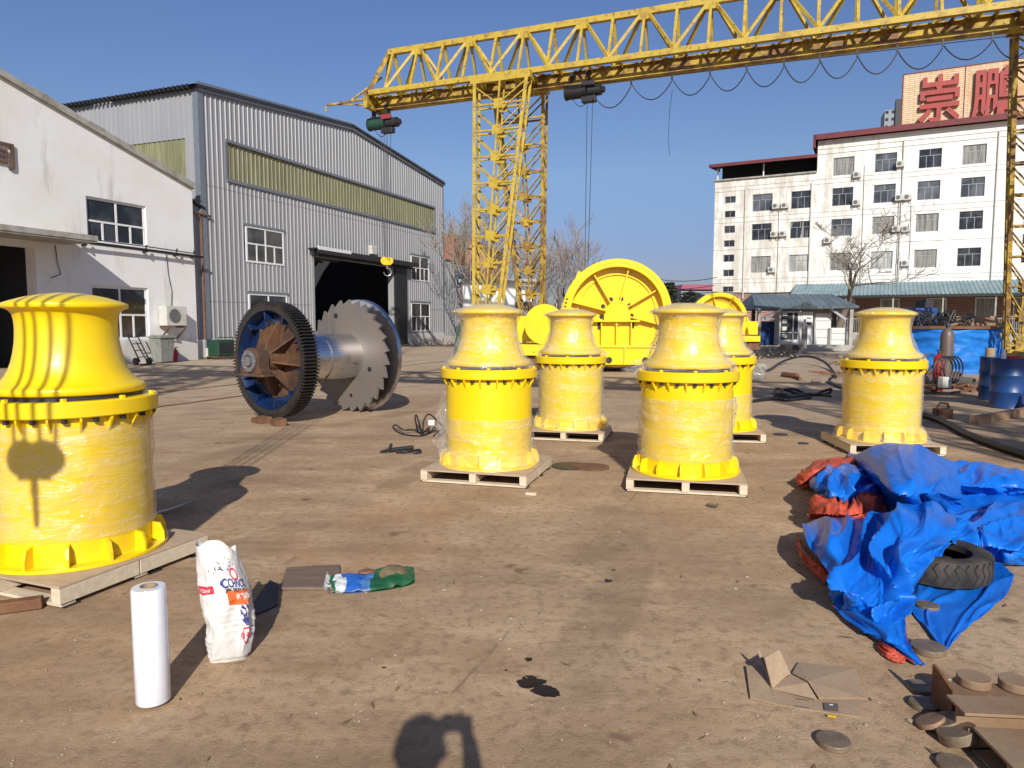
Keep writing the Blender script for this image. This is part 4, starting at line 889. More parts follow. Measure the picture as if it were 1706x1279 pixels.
# ---- yellow rope winches beyond the capstans
def make_winch(label):
    w = thing('rope_winch', label, 'winch', (0,0,0), 0, 'big yellow winches in the middle distance')
    F = Matrix.Rotation(rad(90),4,'X')                    # local z -> -y (towards the viewer)
    zc = 1.72; T = Matrix.Translation((0,0,zc)) @ F
    m = MB(); m.ring(1.5,1.72,-.25,.35,96,T); m.ring(1.66,1.8,-.25,-.18,96,T); m.ring(1.62,1.76,.3,.36,96,T); m.build('wheel_rim', M['yellow'], w, 30, .01)
    m = MB(); m.cyl(1.5,-.1,-.04,96,T); m.ring(1.26,1.32,-.039,.02,96,T); m.cyl(.3,-.038,.42,40,T); m.build('wheel_disc', M['yellow'], w, 35)
    for k in range(8):
        m = MB(); m.box(.28,1.5,-.02,.02,-.04,.22,T @ rotz(rad(22.5+45*k+8))); m.build('spoke', M['yellow'], w, 0)
    m = MB()
    for k in range(9): m.cyl(.075,-.05,-.03,20,T @ rotz(rad(40*k-8)) @ Matrix.Translation((.5,0,0)))
    for k in range(5): m.cyl(.035,.36,.372,10,T @ rotz(rad(-28-4.2*k)) @ Matrix.Translation((1.6,0,0))); m.cyl(.035,.36,.372,10,T @ rotz(rad(164+4.2*k)) @ Matrix.Translation((1.69,0,0)))
    m.build('bolt_hole', M['dark'], w, 0)
    m = MB(); m.prism([(-.9,.65),(-.9,1.22),(-.7,1.5),(.62,1.5),(.98,.65)], .45, .5, F)                 # bearing pedestal
    m.box(-.9,.98,-.66,-.3,.65,.69); m.box(-.78,.72,-.74,-.3,1.44,1.5); m.box(-.42,.42,-.62,-.3,1.5,zc-.02); m.cyl(.38,.3,.6,40,T)
    for x in (-.5,-.02,.45): m.box(x-.02,x+.02,-.68,-.5,.69,1.44)
    m.build('pedestal', M['yellow'], w, 30, .006)
    m = MB(); m.box(-1.05,1.3,-.8,1.6,.07,.63); m.box(-1.1,1.35,-.85,1.65,.62,.66); m.box(.22,.28,-.86,-.78,.07,.63); m.build('base_frame', M['yellow'], w, 0, .01)
    each('hole', M['dark'], w, [MB().cyl(.1,.0,.02,20,Matrix.Translation((x,-.81,.22)) @ F) for x in (-.25, .9)] + [MB().box(-.62,-.5,-.53,-.505,1.2,1.42), MB().box(.42,.55,-.53,-.505,1.24,1.42)], 0)
    m = MB(); m.cyl(.9,-1.7,-.3,64,T); m.build('rope_drum', M['yellow'], w, 35)
    m = MB(); m.ring(.5,1.72,-1.8,-1.7,96,T); m.build('far_flange', M['yellow'], w, 35)
    m = MB(); m.prism([(-1.8,0.0),(-1.1,1.3),(-1.25,1.4),(-2.3,-.9),(-1.9,-.9)], .1, .16, T); m.build('guard', M['yellow'], w, 0)
    m = MB(); m.cyl(.66,-.1,.3,64,Matrix.Translation((-2.35,-.2,1.36)) @ F); m.build('gear_cover', M['yellow'], w, 35, .01)
    m = MB(); m.box(-3.3,-1.2,-.5,1.4,.34,.7); m.cyl(.06,.0,.02,16,Matrix.Translation((-2.7,-.51,.5)) @ F); m.build('motor_base', M['yellow'], w, 0, .01)
    m = MB(); m.cyl(.42,-1.6,-.5,28,Matrix.Translation((-2.9,-.1,1.2)) @ F)
    for k in range(16): m.box(-3.35,-2.45,.35+k*.08,.37+k*.08,.78,1.64)
    m.build('motor', M['yellow'], w, 30)
    m = MB(); m.box(-3.3,-2.6,-.3,1.5,-.2,.34); m.box(-.9,-.5,-.7,1.5,-.2,.07); m.box(.9,1.25,-.7,1.5,-.2,.07); m.build('timber', M['rust'], w, 0)
    return w
wn1 = make_winch('huge yellow rope winch with spoked wheel behind the back row of capstans')
p = wp(1027, 522, 23.6); wn1.location = (p.x, p.y, p.z-1.72); wn1.rotation_euler = (0,0,rad(-6))
p = wp(1197, 533, 37); wn2 = dup(wn1, (p.x, p.y, p.z-1.72*.8), rad(-4), 'smaller looking yellow winch further back before the brick shed'); wn2.scale = (-.8,.8,.8)
for o in list(wn2.children):
    if o.name.startswith('gear_cover'): bpy.data.objects.remove(o)
    elif o.name.startswith('motor') or (o.name.startswith('timber')): o.location.x += .75

# ================================================================== YARD CLUTTER
def pts_px(l, z=.012): return [gp(x, y, z if len(q) == 0 else q[0]) for x, y, *q in l]
def catmull(pts, n=6):
    out = []; P = [pts[0]] + list(pts) + [pts[-1]]
    for i in range(1, len(P)-2):
        for k in range(n):
            t = k/n; a, b, c, d = P[i-1], P[i], P[i+1], P[i+2]
            out.append(.5*((2*b)+(c-a)*t+(2*a-5*b+4*c-d)*t*t+(3*b-a-3*c+d)*t**3))
    return out + [P[-2]]
def cable(name, lab, cat, px, r, mat='black', n=6, group=None):
    m = MB(); m.tube(catmull(pts_px(px, r), 6), r, 8); return tag(m.build(name, M[mat]), lab, cat, group)
# roll of stretch film
p = gp(256, 1172); rl = thing('film_roll', 'upright roll of white stretch film on a cardboard core', 'film roll', p, .3)
m = MB(); m.lathe([(.034,.018),(.066,.018),(.068,.022),(.0685,.26),(.067,.5),(.063,.508),(.034,.508),(.034,.018)], 64); m.build('wound_film', M['roll'], rl, 35)
m = MB(); m.lathe([(.0335,.0),(.0335,.513),(.029,.513),(.029,.0),(.0335,.0)], 40); m.build('core', M['card_core'], rl, 35)
# standing white sack with print
p = gp(382, 1092); sk = thing('cement_sack', 'crumpled white printed sack standing upright beside the film roll', 'sack', p, rad(18))
def sack_pt(t, h):                                        # t angle, h 0..1
    H = .54; w = .094 + .016*math.sin(h*3.1) - .008*h; d = .08 + .03*math.sin(h*2.9) - .045*max(0, h-.55)/.45
    e = .55 + .2*h; c, s_ = math.cos(t), math.sin(t)
    x = math.copysign(abs(c)**e, c)*w; y = math.copysign(abs(s_)**e, s_)*d
    top = H*(1 + (.06*math.cos(t*1+2.4) + .035*math.sin(3*t))*h**3)
    z = top*h
    q = Vector((x*2.2, y*2.2, z))
    f = (1-abs(noise.noise(q*6+Vector((3,1,5)))))**2*.020 + noise.noise(q*14)*.006 + .005*(1-abs(math.sin(z*55+9*noise.noise(q*4))))**2*(1 if h < .75 else .4)
    k = 1 + (f - .014)/.11*(.6 + .6*math.sin(h*3.14)); 
    if h < .03: k *= .9
    x *= k; y *= k
    x += -.03*h*h + .012*math.sin(h*5); y += .02*h
    return Vector((x, y, max(.002, z)))
m = MB(); n, k = 120, 70; vs = [sack_pt(2*math.pi*i/n, j/(k-1)) for j in range(k) for i in range(n)]
fs = [(j*n+i, j*n+(i+1)%n, (j+1)*n+(i+1)%n, (j+1)*n+i) for j in range(k-1) for i in range(n)] + [tuple(range(n-1,-1,-1))]
c0 = len(vs); 
for j in range(1, 12): vs += [Vector((v.x*.97, v.y*.93, v.z - .012*j)) for v in vs[(k-1)*n:k*n]]
for j in range(11):
    b = (k-1)*n if j == 0 else c0+(j-1)*n; fs += [(b+i, b+(i+1)%n, c0+j*n+(i+1)%n, c0+j*n+i) for i in range(n)]
fs.append(tuple(c0+10*n+i for i in range(n))); m.add(vs, fs); m.build('bag_body', M['sack'], sk, 60)
def sack_print(shape, t0, h0, sx, sz, mat, name='print', off=.003):
    """a flat shape (verts in -.5...5) laid on the sack's own surface"""
    me, fs = shape; m = MB(); vs = []
    for x, y in me:
        q = sack_pt(t0 + x*sx/.098, h0 + y*sz/.54); r = Vector((q.x, q.y, 0)); r = r*(1 + off/max(r.length,.02)); vs.append((r.x, r.y, q.z))
    m.add(vs, fs); m.build(name, mat, sk, 0)
def grid_shape(w=24, h=8, fn=None):
    vs = [((i/w)-.5, (j/h)-.5) for j in range(h+1) for i in range(w+1)]
    fs = [(j*(w+1)+i, j*(w+1)+i+1, (j+1)*(w+1)+i+1, (j+1)*(w+1)+i) for j in range(h) for i in range(w)]
    if fn: fs = [f for f in fs if all(fn(*vs[i]) for i in f)]
    return vs, fs
def text_shape(body, bold=0.0):
    me = text_mesh(body, 1.0, 0, bold); bm = bmesh.new(); bm.from_mesh(me); bmesh.ops.triangulate(bm, faces=bm.faces)
    bmesh.ops.subdivide_edges(bm, edges=[e for e in bm.edges if e.calc_length() > .12], cuts=2); bmesh.ops.triangulate(bm, faces=bm.faces); bm.to_mesh(me); bm.free()
    xs = [v.co.x for v in me.vertices]; ys = [v.co.y for v in me.vertices]; w, h = max(xs)-min(xs), max(ys)-min(ys)
    r = ([((v.co.x-min(xs))/w-.5, (v.co.y-min(ys))/h-.5) for v in me.vertices], [tuple(q.vertices) for q in me.polygons]); bpy.data.meshes.remove(me); return r
TB = rad(-90)                                             # the face turned to the photographer
sack_print(grid_shape(30,6), TB-.72, .655, .095, .034, M['ink_red']); sack_print(text_shape('ATSO井#', .02), TB-.72, .655, .07, .018, M['sack'], 'lettering', .005)
sack_print(text_shape('CCHNCO', .03), TB+.55, .70, .11, .04, M['ink_blue'], 'lettering'); sack_print(text_shape('高强粘结', .02), TB+.55, .642, .1, .02, M['ink_black'], 'lettering')
sack_print(grid_shape(30,14, lambda x, y: y > -.5 + .5*abs(x)**2), TB+.66, .572, .115, .07, M['ink_orange']); sack_print(text_shape('打粘剂', .03), TB+.78, .585, .075, .034, M['sack'], 'lettering', .005)
ring = lambda r0, r1: (lambda x, y: r0 < math.hypot(x, y) < r1)
sack_print(grid_shape(30,30, ring(.3,.48)), TB+.55, .775, .045, .06, M['ink_red']); sack_print(grid_shape(30,30, lambda x, y: max(abs(x)*1.1+abs(y)*.5, abs(y)) < .48 and not max(abs(x)*1.1+abs(y)*.5, abs(y)) < .36), TB+.66, .235, .075, .085, M['ink_red']); sack_print(text_shape('1号', .04), TB+.66, .235, .045, .036, M['ink_red'], 'lettering', .004)
sack_print(grid_shape(24,24, lambda x, y: math.hypot(x,y) < .5 and noise.noise(Vector((x*5,y*5,1))) > -.12), TB+.7, .43, .055, .12, M['ink_blue'])
for t0, h0, s1, s2, sd in ((.25,.84,.06,.05,3),(-.1,.8,.05,.03,4),(.5,.86,.05,.04,8)): sack_print(grid_shape(26,14, lambda x, y: noise.noise(Vector((x*7+sd,y*4,sd))) > .22), TB+t0, h0, s1, s2, M['ink_black'], 'scuff')
# brown board and the printed bag lying flat
m = MB(); q = [(466,984),(478,950),(566,945),(568,985),(548,990),(540,984)]; pp_ = [gp(*k) for k in q]; c = sum(pp_, Vector())/6
m.prism([((a-c).x, (a-c).y) for a in pp_], .004, .022); tag(m.build('wood_board', M['brown_board'], None, 0, .002, c), 'flat worn brown board lying between the white sack and printed bag', 'board')
m = MB(); q = [(400,1035),(450,968),(462,975),(462,1010),(445,1018)]; pp_ = [gp(*k) for k in q]; c = sum(pp_, Vector())/5
m.prism([((a-c).x, (a-c).y) for a in pp_], .003, .010); tag(m.build('tar_paper', M['dark'], None, 0, 0, c), 'dark torn sheet of felt behind the white sack', 'felt sheet')
p = gp(617, 972); pb = thing('printed_bag', 'flattened printed bag with green, blue and white print and dried mortar on it', 'bag', p, rad(10))
m = MB(); n, k = 70, 34; vs = []
for top in (1, 0):
    for j in range(k):
        for i in range(n):
            u, v = i/(n-1)*2-1, j/(k-1)*2-1
            x = .245*u; y = (.115 - .02*u*u)*v + .03*u*u + .02*u
            e = max(0, 1-abs(u)**5)*max(0, 1-abs(v)**4)
            z = (.012 + .045*e*(.6+.6*noise.noise(Vector((u*2,v*2,4)))) + .014*noise.noise(Vector((u*6,v*5,1))) + .03*max(0,u)*e) if top else .003
            if abs(u) > .9: z += .025*(abs(u)-.9)*10*(1 if u < 0 else .6)*(1 if top else .7)
            vs.append((x, y, max(z, .002)))
def gridf(n, k, o=0, flip=False): return [((o+j*n+i, o+j*n+i+1, o+(j+1)*n+i+1, o+(j+1)*n+i)[::-1 if flip else 1]) for j in range(k-1) for i in range(n-1)]
pb.scale = (1.1,1.3,1.15); m.add(vs, gridf(n,k) + gridf(n,k,n*k,True)); m.build('bag_skin', M['print_bag'], pb, 60)
m = MB(); m.lathe([(.001,.078),(.03,.075),(.055,.062),(.068,.04),(.07,.02)], 40, Matrix.Translation((.13,.03,.0)) @ Matrix.Diagonal((1.25,.95,1,1)))
m.v = [(x*(1+.0), y, z + .012*noise.noise(Vector((x*30,y*30,2)))) for x, y, z in m.v]; m.build('mortar_lump', M['mortar_lump'], pb, 60)
m = MB(); m.lathe([(.001,.062),(.02,.064),(.036,.058),(.038,.052)], 30, Matrix.Translation((-.02,.035,.0)) @ Matrix.Diagonal((1.3,.75,1,1))); m.build('print', M['pulp'], pb, 60)
# rusty bar by the left pallet, bent strip, plates
m = MB(); a, b = gp(-30,1026), gp(72,1012); m.bar(a+Vector((0,0,.035)), b+Vector((0,0,.035)), .07, .06); tag(m.build('steel_bar', M['rust'], None, 0, .006), 'short rusty steel bar at the left edge before the pallet', 'steel bar')
a = [gp(*k) for k in ((255,858),(290,852),(318,842),(332,833))]; m = MB(); m.v = []
vs = []; 
for i, q in enumerate(catmull(a,5)):
    for w in (-.03,.03): vs.append((q.x-.2*w, q.y+w, .006+.03*math.sin(i/15*3.1))); 
nn = len(vs)//2; m.add(vs, [(2*i,2*i+2,2*i+3,2*i+1) for i in range(nn-1)]); o = m.build('metal_strip', M['steel'], None, 0); s_ = o.modifiers.new('thick','SOLIDIFY'); s_.thickness = .004; tag(o, 'bent grey metal strip in the shadow of the left capstan', 'metal strip')
def disc(px, py, r, h, lab, mat='slug', group='round steel cut-outs on the ground', tilt=0, z=0):
    p = gp(px, py, z); m = MB(); rnd = random.Random(px); k = 40
    pts = [(r*(1+.012*rnd.uniform(-1,1))*math.cos(2*math.pi*i/k), r*(1+.012*rnd.uniform(-1,1))*math.sin(2*math.pi*i/k)) for i in range(k)]
    m.prism(pts, 0, h); o = m.build('steel_disc', M[mat], None, 30, .003, p + Vector((0,0,.001 + r*math.sin(abs(tilt))))); o.rotation_euler = (tilt*.6, tilt, 0); return tag(o, lab, 'steel disc', group)
disc(1388,1240,.062,.022,'single round steel disc alone at the bottom right of the cardboard')
disc(1546,1085,.078,.03,'pale topped steel disc at the tip of the blue tarpaulin','slug')
disc(1507,1074,.05,.02,'brown disc half under the tarpaulin tip','slug'); disc(1545,1014,.06,.025,'brown disc between tyre and tarpaulin','slug')
disc(1540,1178,.058,.022,'lone disc lying left of the rusty beam, middle of three'); disc(1534,1148,.056,.018,'disc lying left of the rusty beam, farthest of three')
disc(1552,1214,.055,.02,'tilted thin disc leaning in a row left of the rusty beam','rust_light',tilt=-.4); disc(1578,1218,.065,.03,'middle disc of the leaning row left of the rusty beam','slug',tilt=-.35,z=0); disc(1598,1240,.07,.04,'largest thick disc at the front of the leaning row','slug',tilt=-.3)
disc(1590,1279,.06,.02,'disc cut off by the bottom edge beside the beam')
disc(950,777,.21,.012,'thin dark round plate on the ground right of the front left pallet','dark','thin round plates'); disc(985,779,.2,.016,'thin dark round plate overlapping another by the front left pallet','rust','thin round plates')
disc(1300,724,.1,.01,'small dark round plate on the ground left of the right pallet','dark','thin round plates'); disc(1338,739,.07,.01,'tiny dark plate on the ground before the right pallet','dark','thin round plates')
# weathered steel beam frame in the near right corner
bo = gp(1600,1190); bmf = thing('beam_stack', 'weathered brown steel beams side by side in the bottom right corner', 'steel beams', bo, rad(-5))
def by(px, py, z): return (rotz(rad(5)) @ (gp(px,py,z) - bo))
ya, yb, yc, yd = by(1640,1132,.13).y, by(1640,1163,.13).y, by(1655,1190,.14).y, by(1660,1212,.10).y
xl = by(1640,1225,.11).x
def ibeam(name, y0, y1, z, x0, mat, th=.012, ln=1.6):
    m = MB(); m.box(x0,x0+ln,y0,y1,z-th,z); m.box(x0+.002,x0+ln,y0,y1,.004,th); yc_ = (y0+y1)/2; m.box(x0+.004,x0+ln,yc_-.006,yc_+.006,th,z-th); return m.build(name, mat, bmf, 0, .002)
xe0 = by(1572,1124,.16).x; ibeam('beam', yb+.004, ya, .115, xe0+.001, M['rust_light']); ibeam('beam', yc, yb, .14, xl-.02, M['beam_tan'])
m = MB(); m.box(xl-.01,xl+1.6,yd+.01,yc-.004,.06,.085); m.build('edge_angle', M['rust_light'], bmf, 0, .002)
ibeam('beam', yd-.42, yd, .10, xl+.0, M['beam_tan'])
xe = by(1572,1124,.16).x
m = MB(); m.prism([(yb+.02,.0),(ya+.03,.0),(ya+.03,.175),(ya-.02,.17),(yb+.02,.14)], xe-.014, xe, Matrix(((0,0,1,0),(1,0,0,0),(0,1,0,0),(0,0,0,1)))); m.build('end_plate', M['rust'], bmf, 0, .002)
for px, py, lab in ((1622,1140,'round disc resting on the rusty beam, left of two'),(1692,1146,'round disc resting on the rusty beam, right of two')): disc(px,py,.062,.035,lab,'beam_tan','round discs on the beam',0,.117)
# flattened cardboard box
cd = thing('cardboard', 'flattened brown cardboard box with one flap sticking up', 'cardboard', gp(1340,1140))
c0 = gp(1340,1140)
def sheet(polys, name, mat, th=.004, zf=None):
    m = MB()
    for poly in polys:
        b = len(m.v); ps = [gp(q[0],q[1],q[2] if len(q) > 2 else .006) - c0 for q in poly]
        m.v += [tuple(q) for q in ps]; m.f.append(tuple(range(b, b+len(ps))))
    o = m.build(name, mat, cd, 0); s = o.modifiers.new('thick','SOLIDIFY'); s.thickness = th; s.offset = 1; return o
sheet([[(1243,1108,.02),(1250,1162,.012),(1292,1172),(1285,1146,.01),(1278,1112,.02)],[(1292,1172),(1332,1180),(1434,1194),(1440,1166),(1362,1166),(1286,1148,.008)],[(1286,1148,.008),(1362,1166,.02),(1345,1138,.05),(1318,1124,.04)],[(1320,1122,.012),(1346,1136,.03),(1364,1164,.012),(1440,1164),(1432,1128),(1425,1114),(1330,1104)]], 'panel', M['card'])
sheet([[(1286,1147,.012),(1317,1124,.03),(1297,1082,.12),(1273,1096,.12)]], 'flap', M['card']); sheet([[(1284,1146,.012),(1276,1120,.05),(1260,1084,.10),(1264,1084,.10),(1280,1110,.06)]], 'flap', M['card'])
sheet([[(1372,1170,.0115),(1396,1172,.0115),(1397,1185,.0115),(1374,1183,.0115)]], 'print', M['card_dark'], .0006); sheet([[(1382,1172.5,.0125),(1388,1173,.0125),(1388,1175,.0125),(1382,1174.5,.0125)]], 'print', M['frame'], .0006); sheet([[(1326,1163,.0115),(1348,1166,.0115),(1348,1167,.0115),(1326,1164,.0115)],[(1326,1175,.0115),(1348,1178,.0115),(1348,1179,.0115),(1326,1176,.0115)]], 'print', M['card_dark'], .0006)
sheet([[(1378,1190,.012),(1393,1192,.012),(1393,1195,.012),(1379,1193,.012)]], 'tape', M['yellow_tag'], .002)
# oil stains, debris
def blot(px, py, rx, ry, seed, lab, rot=0):
    p = gp(px, py); m = MB(); k = 60; vs = [(0,0,.005)]
    for i in range(k):
        t = 2*math.pi*i/k; r = 1 + .42*noise.noise(Vector((math.cos(t)*1.3, math.sin(t)*1.3, seed))) + .16*noise.noise(Vector((math.cos(t)*5, math.sin(t)*5, seed)))
        vs.append((rx*r*math.cos(t)*math.cos(rot) - ry*r*math.sin(t)*math.sin(rot), rx*r*math.cos(t)*math.sin(rot) + ry*r*math.sin(t)*math.cos(rot), .0035))
    m.add(vs, [(0, i+1, (i+1)%k+1) for i in range(k)]); o = m.build('oil_stain', M['oil'], None, 60, 0, p); setting(o); return o
blot(884,1138,.062,.055,2,'',-.2); blot(908,1152,.068,.045,5,'',-.35); blot(881,1099,.017,.022,7,''); blot(1013,968,.024,.028,9,'')
blot(843,1117,.008,.006,3,''); blot(1022,950,.014,.01,4,''); blot(640,1113,.012,.006,6,'')
tag_rnd = random.Random(11)
m = MB()
for i in range(1100):
    Y = 2.2 + 14*tag_rnd.random()**1.8; X = tag_rnd.uniform(-.8,.8)*Y; s = tag_rnd.uniform(.0025,.008)*(1+.05*Y)
    if i % 60 == 0: s *= 2
    R = Matrix.Translation((X,Y,s*.3)) @ Matrix.Rotation(tag_rnd.uniform(0,6),4,'Z') @ Matrix.Diagonal((tag_rnd.uniform(.8,1.9),1,tag_rnd.uniform(.4,.8),1))
    m.add([(s,0,0),(-s*.6,s*.8,0),(-s*.6,-s*.8,0),(0,0,s),(s*.3,s*.7,s*.5)], [(0,1,3),(1,2,3),(2,0,3),(0,1,4)], R)
setting(m.build('grit', M['pebble'], None, 0), 'stuff')
m = MB()
for i in range(260):
    Y = 2.4 + 20*tag_rnd.random()**1.5; X = tag_rnd.uniform(-.8,.8)*Y; s = tag_rnd.uniform(.006,.02); R = Matrix.Translation((X,Y,.004)) @ Matrix.Rotation(tag_rnd.uniform(0,6),4,'Z') @ Matrix.Rotation(tag_rnd.uniform(-.3,.3),4,'X')
    m.add([(s*2,0,0),(0,s*.5,.004),(-s*2,0,.002),(0,-s*.5,.0)], [(0,1,2,3)], R)
setting(m.build('leaf_litter', M['leaf'], None, 0), 'stuff')
# small scraps of black rope, hoses and steel
cable('rope', 'tangle of dark rope loops left of the front left capstan', 'rope', [(740,712),(716,690),(706,700),(704,720,.03),(694,692,.2),(692,700,.16),(700,722),(715,712,.05),(708,724),(690,716,.04),(672,716,.06),(660,708,.08),(655,712),(668,722),(700,726),(720,718,.03),(735,716)], .012)
cable('rope', 'bunched dark cord end beside the rope loops by the front left pallet', 'rope', [(716,722,.01),(724,712,.05),(730,720,.02),(722,726,.01),(736,716,.05),(742,722,.01),(730,726,.01),(745,714,.04)], .010)
m = MB(); a, b = gp(636,752), gp(690,744); 
m.tube(catmull([gp(634,753,.01),gp(648,748,.05),gp(652,740,.1)],4), .02, 6); m.tube([gp(648,750,.03),gp(688,745,.04)], .028, 8); m.tube(catmull([gp(660,753,.02),gp(680,752,.03),gp(698,749,.02),gp(700,753,.02),gp(688,754,.02)],4), .014, 6)
tag(m.build('scrap_cloth', M['dark'], None, 35), 'dark crumpled rag and hook on the ground left of front left pallet', 'rag')
m = MB(); a = gp(719,708); m.box(-.05,.05,-.04,.04,.0,.08, Matrix.Translation(a)); tag(m.build('white_cup', M['frame'], None, 0, .01), 'small white cup beside the rope loops', 'cup')
cable('hose', 'long black hose arching over the ground before the cabinet shed', 'hose', [(1250,612),(1278,617),(1300,604,.1),(1325,595,.25),(1350,594,.3),(1372,602,.2),(1386,616,.05),(1392,628)], .045)
cable('rope', 'tangled black cables on the ground between the capstans on the right', 'rope', [(1384,660),(1360,656),(1320,658),(1294,656),(1292,648,.08),(1310,650,.1),(1330,656),(1350,658),(1370,652,.05),(1384,648,.12),(1380,655),(1350,658),(1312,660),(1302,650,.12),(1320,648,.1),(1340,656),(1310,662),(1290,660)], .03)
cable('rope', 'thick dark cable lying straight in front of the tangled cables', 'rope', [(1254,668),(1290,664),(1312,666),(1350,662)], .035)
cable('hose', 'thick dark green hose running along the ground to the right edge', 'hose', [(1540,692),(1560,697),(1580,706),(1610,722),(1650,738),(1706,757),(1750,770)], .05)
cable('hose', 'black hose end left of the right capstan', 'hose', [(1420,652),(1400,644),(1382,636),(1384,630,.1)], .04)
m = MB(); m.bar(gp(1622,700,.06), gp(1720,683,.06), .14, .12); tag(m.build('timber', M['rust_light'], None, 0, .008), 'reddish square timber on the ground near the right edge', 'timber')
m = MB(); p = gp(1570,696); m.box(-.12,.12,-.1,.1,0,.16,Matrix.Translation(p)); m.tube([p+Vector((-.1,0,.16)),p+Vector((-.05,0,.26)),p+Vector((.08,0,.24)),p+Vector((.1,0,.16))], .02, 6); tag(m.build('shackle', M['rust'], None, 30, .02), 'small rusty shackle block beside the thick hose', 'shackle')
m = MB(); 
for k in range(16): a = gp(1430+k*2.5-30+random.uniform(-25,10), 606+random.uniform(-8,26)); d = Vector((random.uniform(-1,1),random.uniform(-.3,.3),0)); m.bar(a+Vector((0,0,.04)), a+d+Vector((0,0,.05+random.uniform(0,.15))), .05, .04)
tag(m.build('scrap_steel', M['rust'], None, 0), 'heap of scrap steel offcuts left of the right capstan', 'scrap heap')
m = MB(); m.prism([(a.x,a.y) for a in [gp(1350,641),(gp(1356,630)),(gp(1368,632)),(gp(1367,641))]], .0, .04); tag(m.build('card_sheet', M['card'], None, 0), 'small tan board lying between hose and cables', 'board')
m = MB(); m.tube([gp(1305,624,.06),gp(1328,627,.06)], .09, 8); m.tube([gp(1325,628,.05),gp(1334,631,.05)], .05, 8); tag(m.build('steel_offcut', M['rust'], None, 30), 'dark bent offcut on the ground below the arching hose', 'scrap')
m = MB(); p = gp(1186,845); 
for k in range(7): m.tube(catmull([p+Vector((random.uniform(-.06,.06),random.uniform(-.04,.04),.008+.02*random.random())) for _ in range(4)],4), .006, 5)
tag(m.build('wire_knot', M['mortar_lump'], None, 30), 'knot of brown cord before the front right pallet', 'cord')
m = MB(); p = gp(885,824); m.box(-.05,.05,-.02,.02,0,.02,Matrix.Translation(p) @ rotz(-.3)); tag(m.build('wood_chip', M['wood'], None, 0), 'little chip of wood before the front left pallet', 'wood chip')

# ---- tarpaulin heap and tyre
tp = thing('tarpaulin', 'crumpled blue tarpaulin with orange underside heaped around the tyre', 'tarpaulin', gp(1500,880))
tc = gp(1500,880)
def bspline(P, u):                                        # uniform Catmull through rows of control points
    n = len(P); x = u*(n-1); i = min(int(x), n-2); t = x-i
    a, b, c, d = P[max(i-1,0)], P[i], P[i+1], P[min(i+2,n-1)]
    return .5*((2*b)+(c-a)*t+(2*a-5*b+4*c-d)*t*t+(3*b-a-3*c+d)*t**3)
def fold(rows, mat, seed, amp=.035, n=90, back=None, fu=2.0, fv=7.0, skew=.6, sharp=1.0):
    """sheet through control points (photo x, photo y, height above ground) with sharp creases"""
    C = [[gp(x, y, h) for x, y, h in r] for r in rows]; G = []
    for j in range(n):
        v = j/(n-1); G.append([bspline([bspline(r, i/(n-1)) for r in C], v) for i in range(n)])
    vs = []
    for j in range(n):
        for i in range(n):
            p = G[j][i]; a = G[j][min(i+1,n-1)] - G[j][max(i-1,0)]; b = G[min(j+1,n-1)][i] - G[max(j-1,0)][i]
            nn = a.cross(b); nn = nn.normalized() if nn.length > 1e-9 else Vector((0,0,1))
            if nn.z < 0: nn = -nn
            u, v = i/(n-1), j/(n-1); s_, t_ = (u*fv + v*skew*fv)*.62, v*fu*.8 - u*.4
            w = .25*noise.noise(Vector((u*3,v*3,seed+9)))
            r1 = 1 - abs(noise.noise(Vector((s_+w*4, t_, seed))))*2.4
            r2 = 1 - abs(noise.noise(Vector((s_*1.6-v*3, t_*2.2+w, seed+5))))*2.4
            r3 = 1 - abs(noise.noise(Vector((u*11+w, v*11, seed+8))))*2.0
            k = min(1.0, .35 + 5*min(u,1-u,v,1-v))
            d = amp*k*(1.55*max(0,r1)**1.5 + .32*max(0,r2)**2 + .12*max(0,r3)**2*sharp - .5)
            q = p + nn*d; q.z = max(q.z, .008 + .004*(1+noise.noise(Vector((u*9,v*9,seed))))); vs.append(tuple(q - tc))
    m = MB(); m.v = vs; m.f = gridf(n, n); o = m.build('fold', mat, tp, 80)
    if sum(q.normal.z for q in o.data.polygons) < 0: o.data.flip_normals()
    if back: o.data.materials.append(back)
    s = o.modifiers.new('thick','SOLIDIFY'); s.thickness = .004; s.offset = -1
    if back: s.material_offset = 1; s.material_offset_rim = 0
    return o
B_, O_ = M['tarp_blue'], M['tarp_orange']
# low sheet that ties the heap together
fold([[(1420,800,.1),(1480,800,.15),(1540,800,.18),(1600,800,.16),(1660,815,.1),(1740,815,.06)],
      [(1440,840,.08),(1490,845,.1),(1545,850,.16),(1600,845,.12),(1660,842,.06),(1740,845,.05)],
      [(1460,880,.08),(1500,890,.12),(1550,890,.16),(1605,885,.14),(1660,880,.1),(1740,885,.06)],
      [(1480,910,.03),(1520,915,.06),(1560,915,.1),(1610,915,.08),(1660,915,.06),(1740,920,.03)]], B_, 2, .05, 90, O_, 2, 6)
# main hump with its big smooth face
fold([[(1404,772,.02),(1440,760,.12),(1500,757,.2),(1560,765,.2),(1612,782,.05)],
      [(1412,760,.25),(1450,752,.42),(1495,741,.52),(1545,752,.47),(1596,778,.3)],
      [(1440,790,.25),(1462,788,.48),(1500,778,.55),(1550,792,.5),(1600,815,.28)],
      [(1466,822,.22),(1484,822,.42),(1512,826,.46),(1558,822,.42),(1604,842,.15)],
      [(1480,850,.12),(1500,848,.2),(1524,850,.25),(1560,848,.2),(1600,862,.05)]], B_, 1, .034, 110, O_, 1.1, 4)
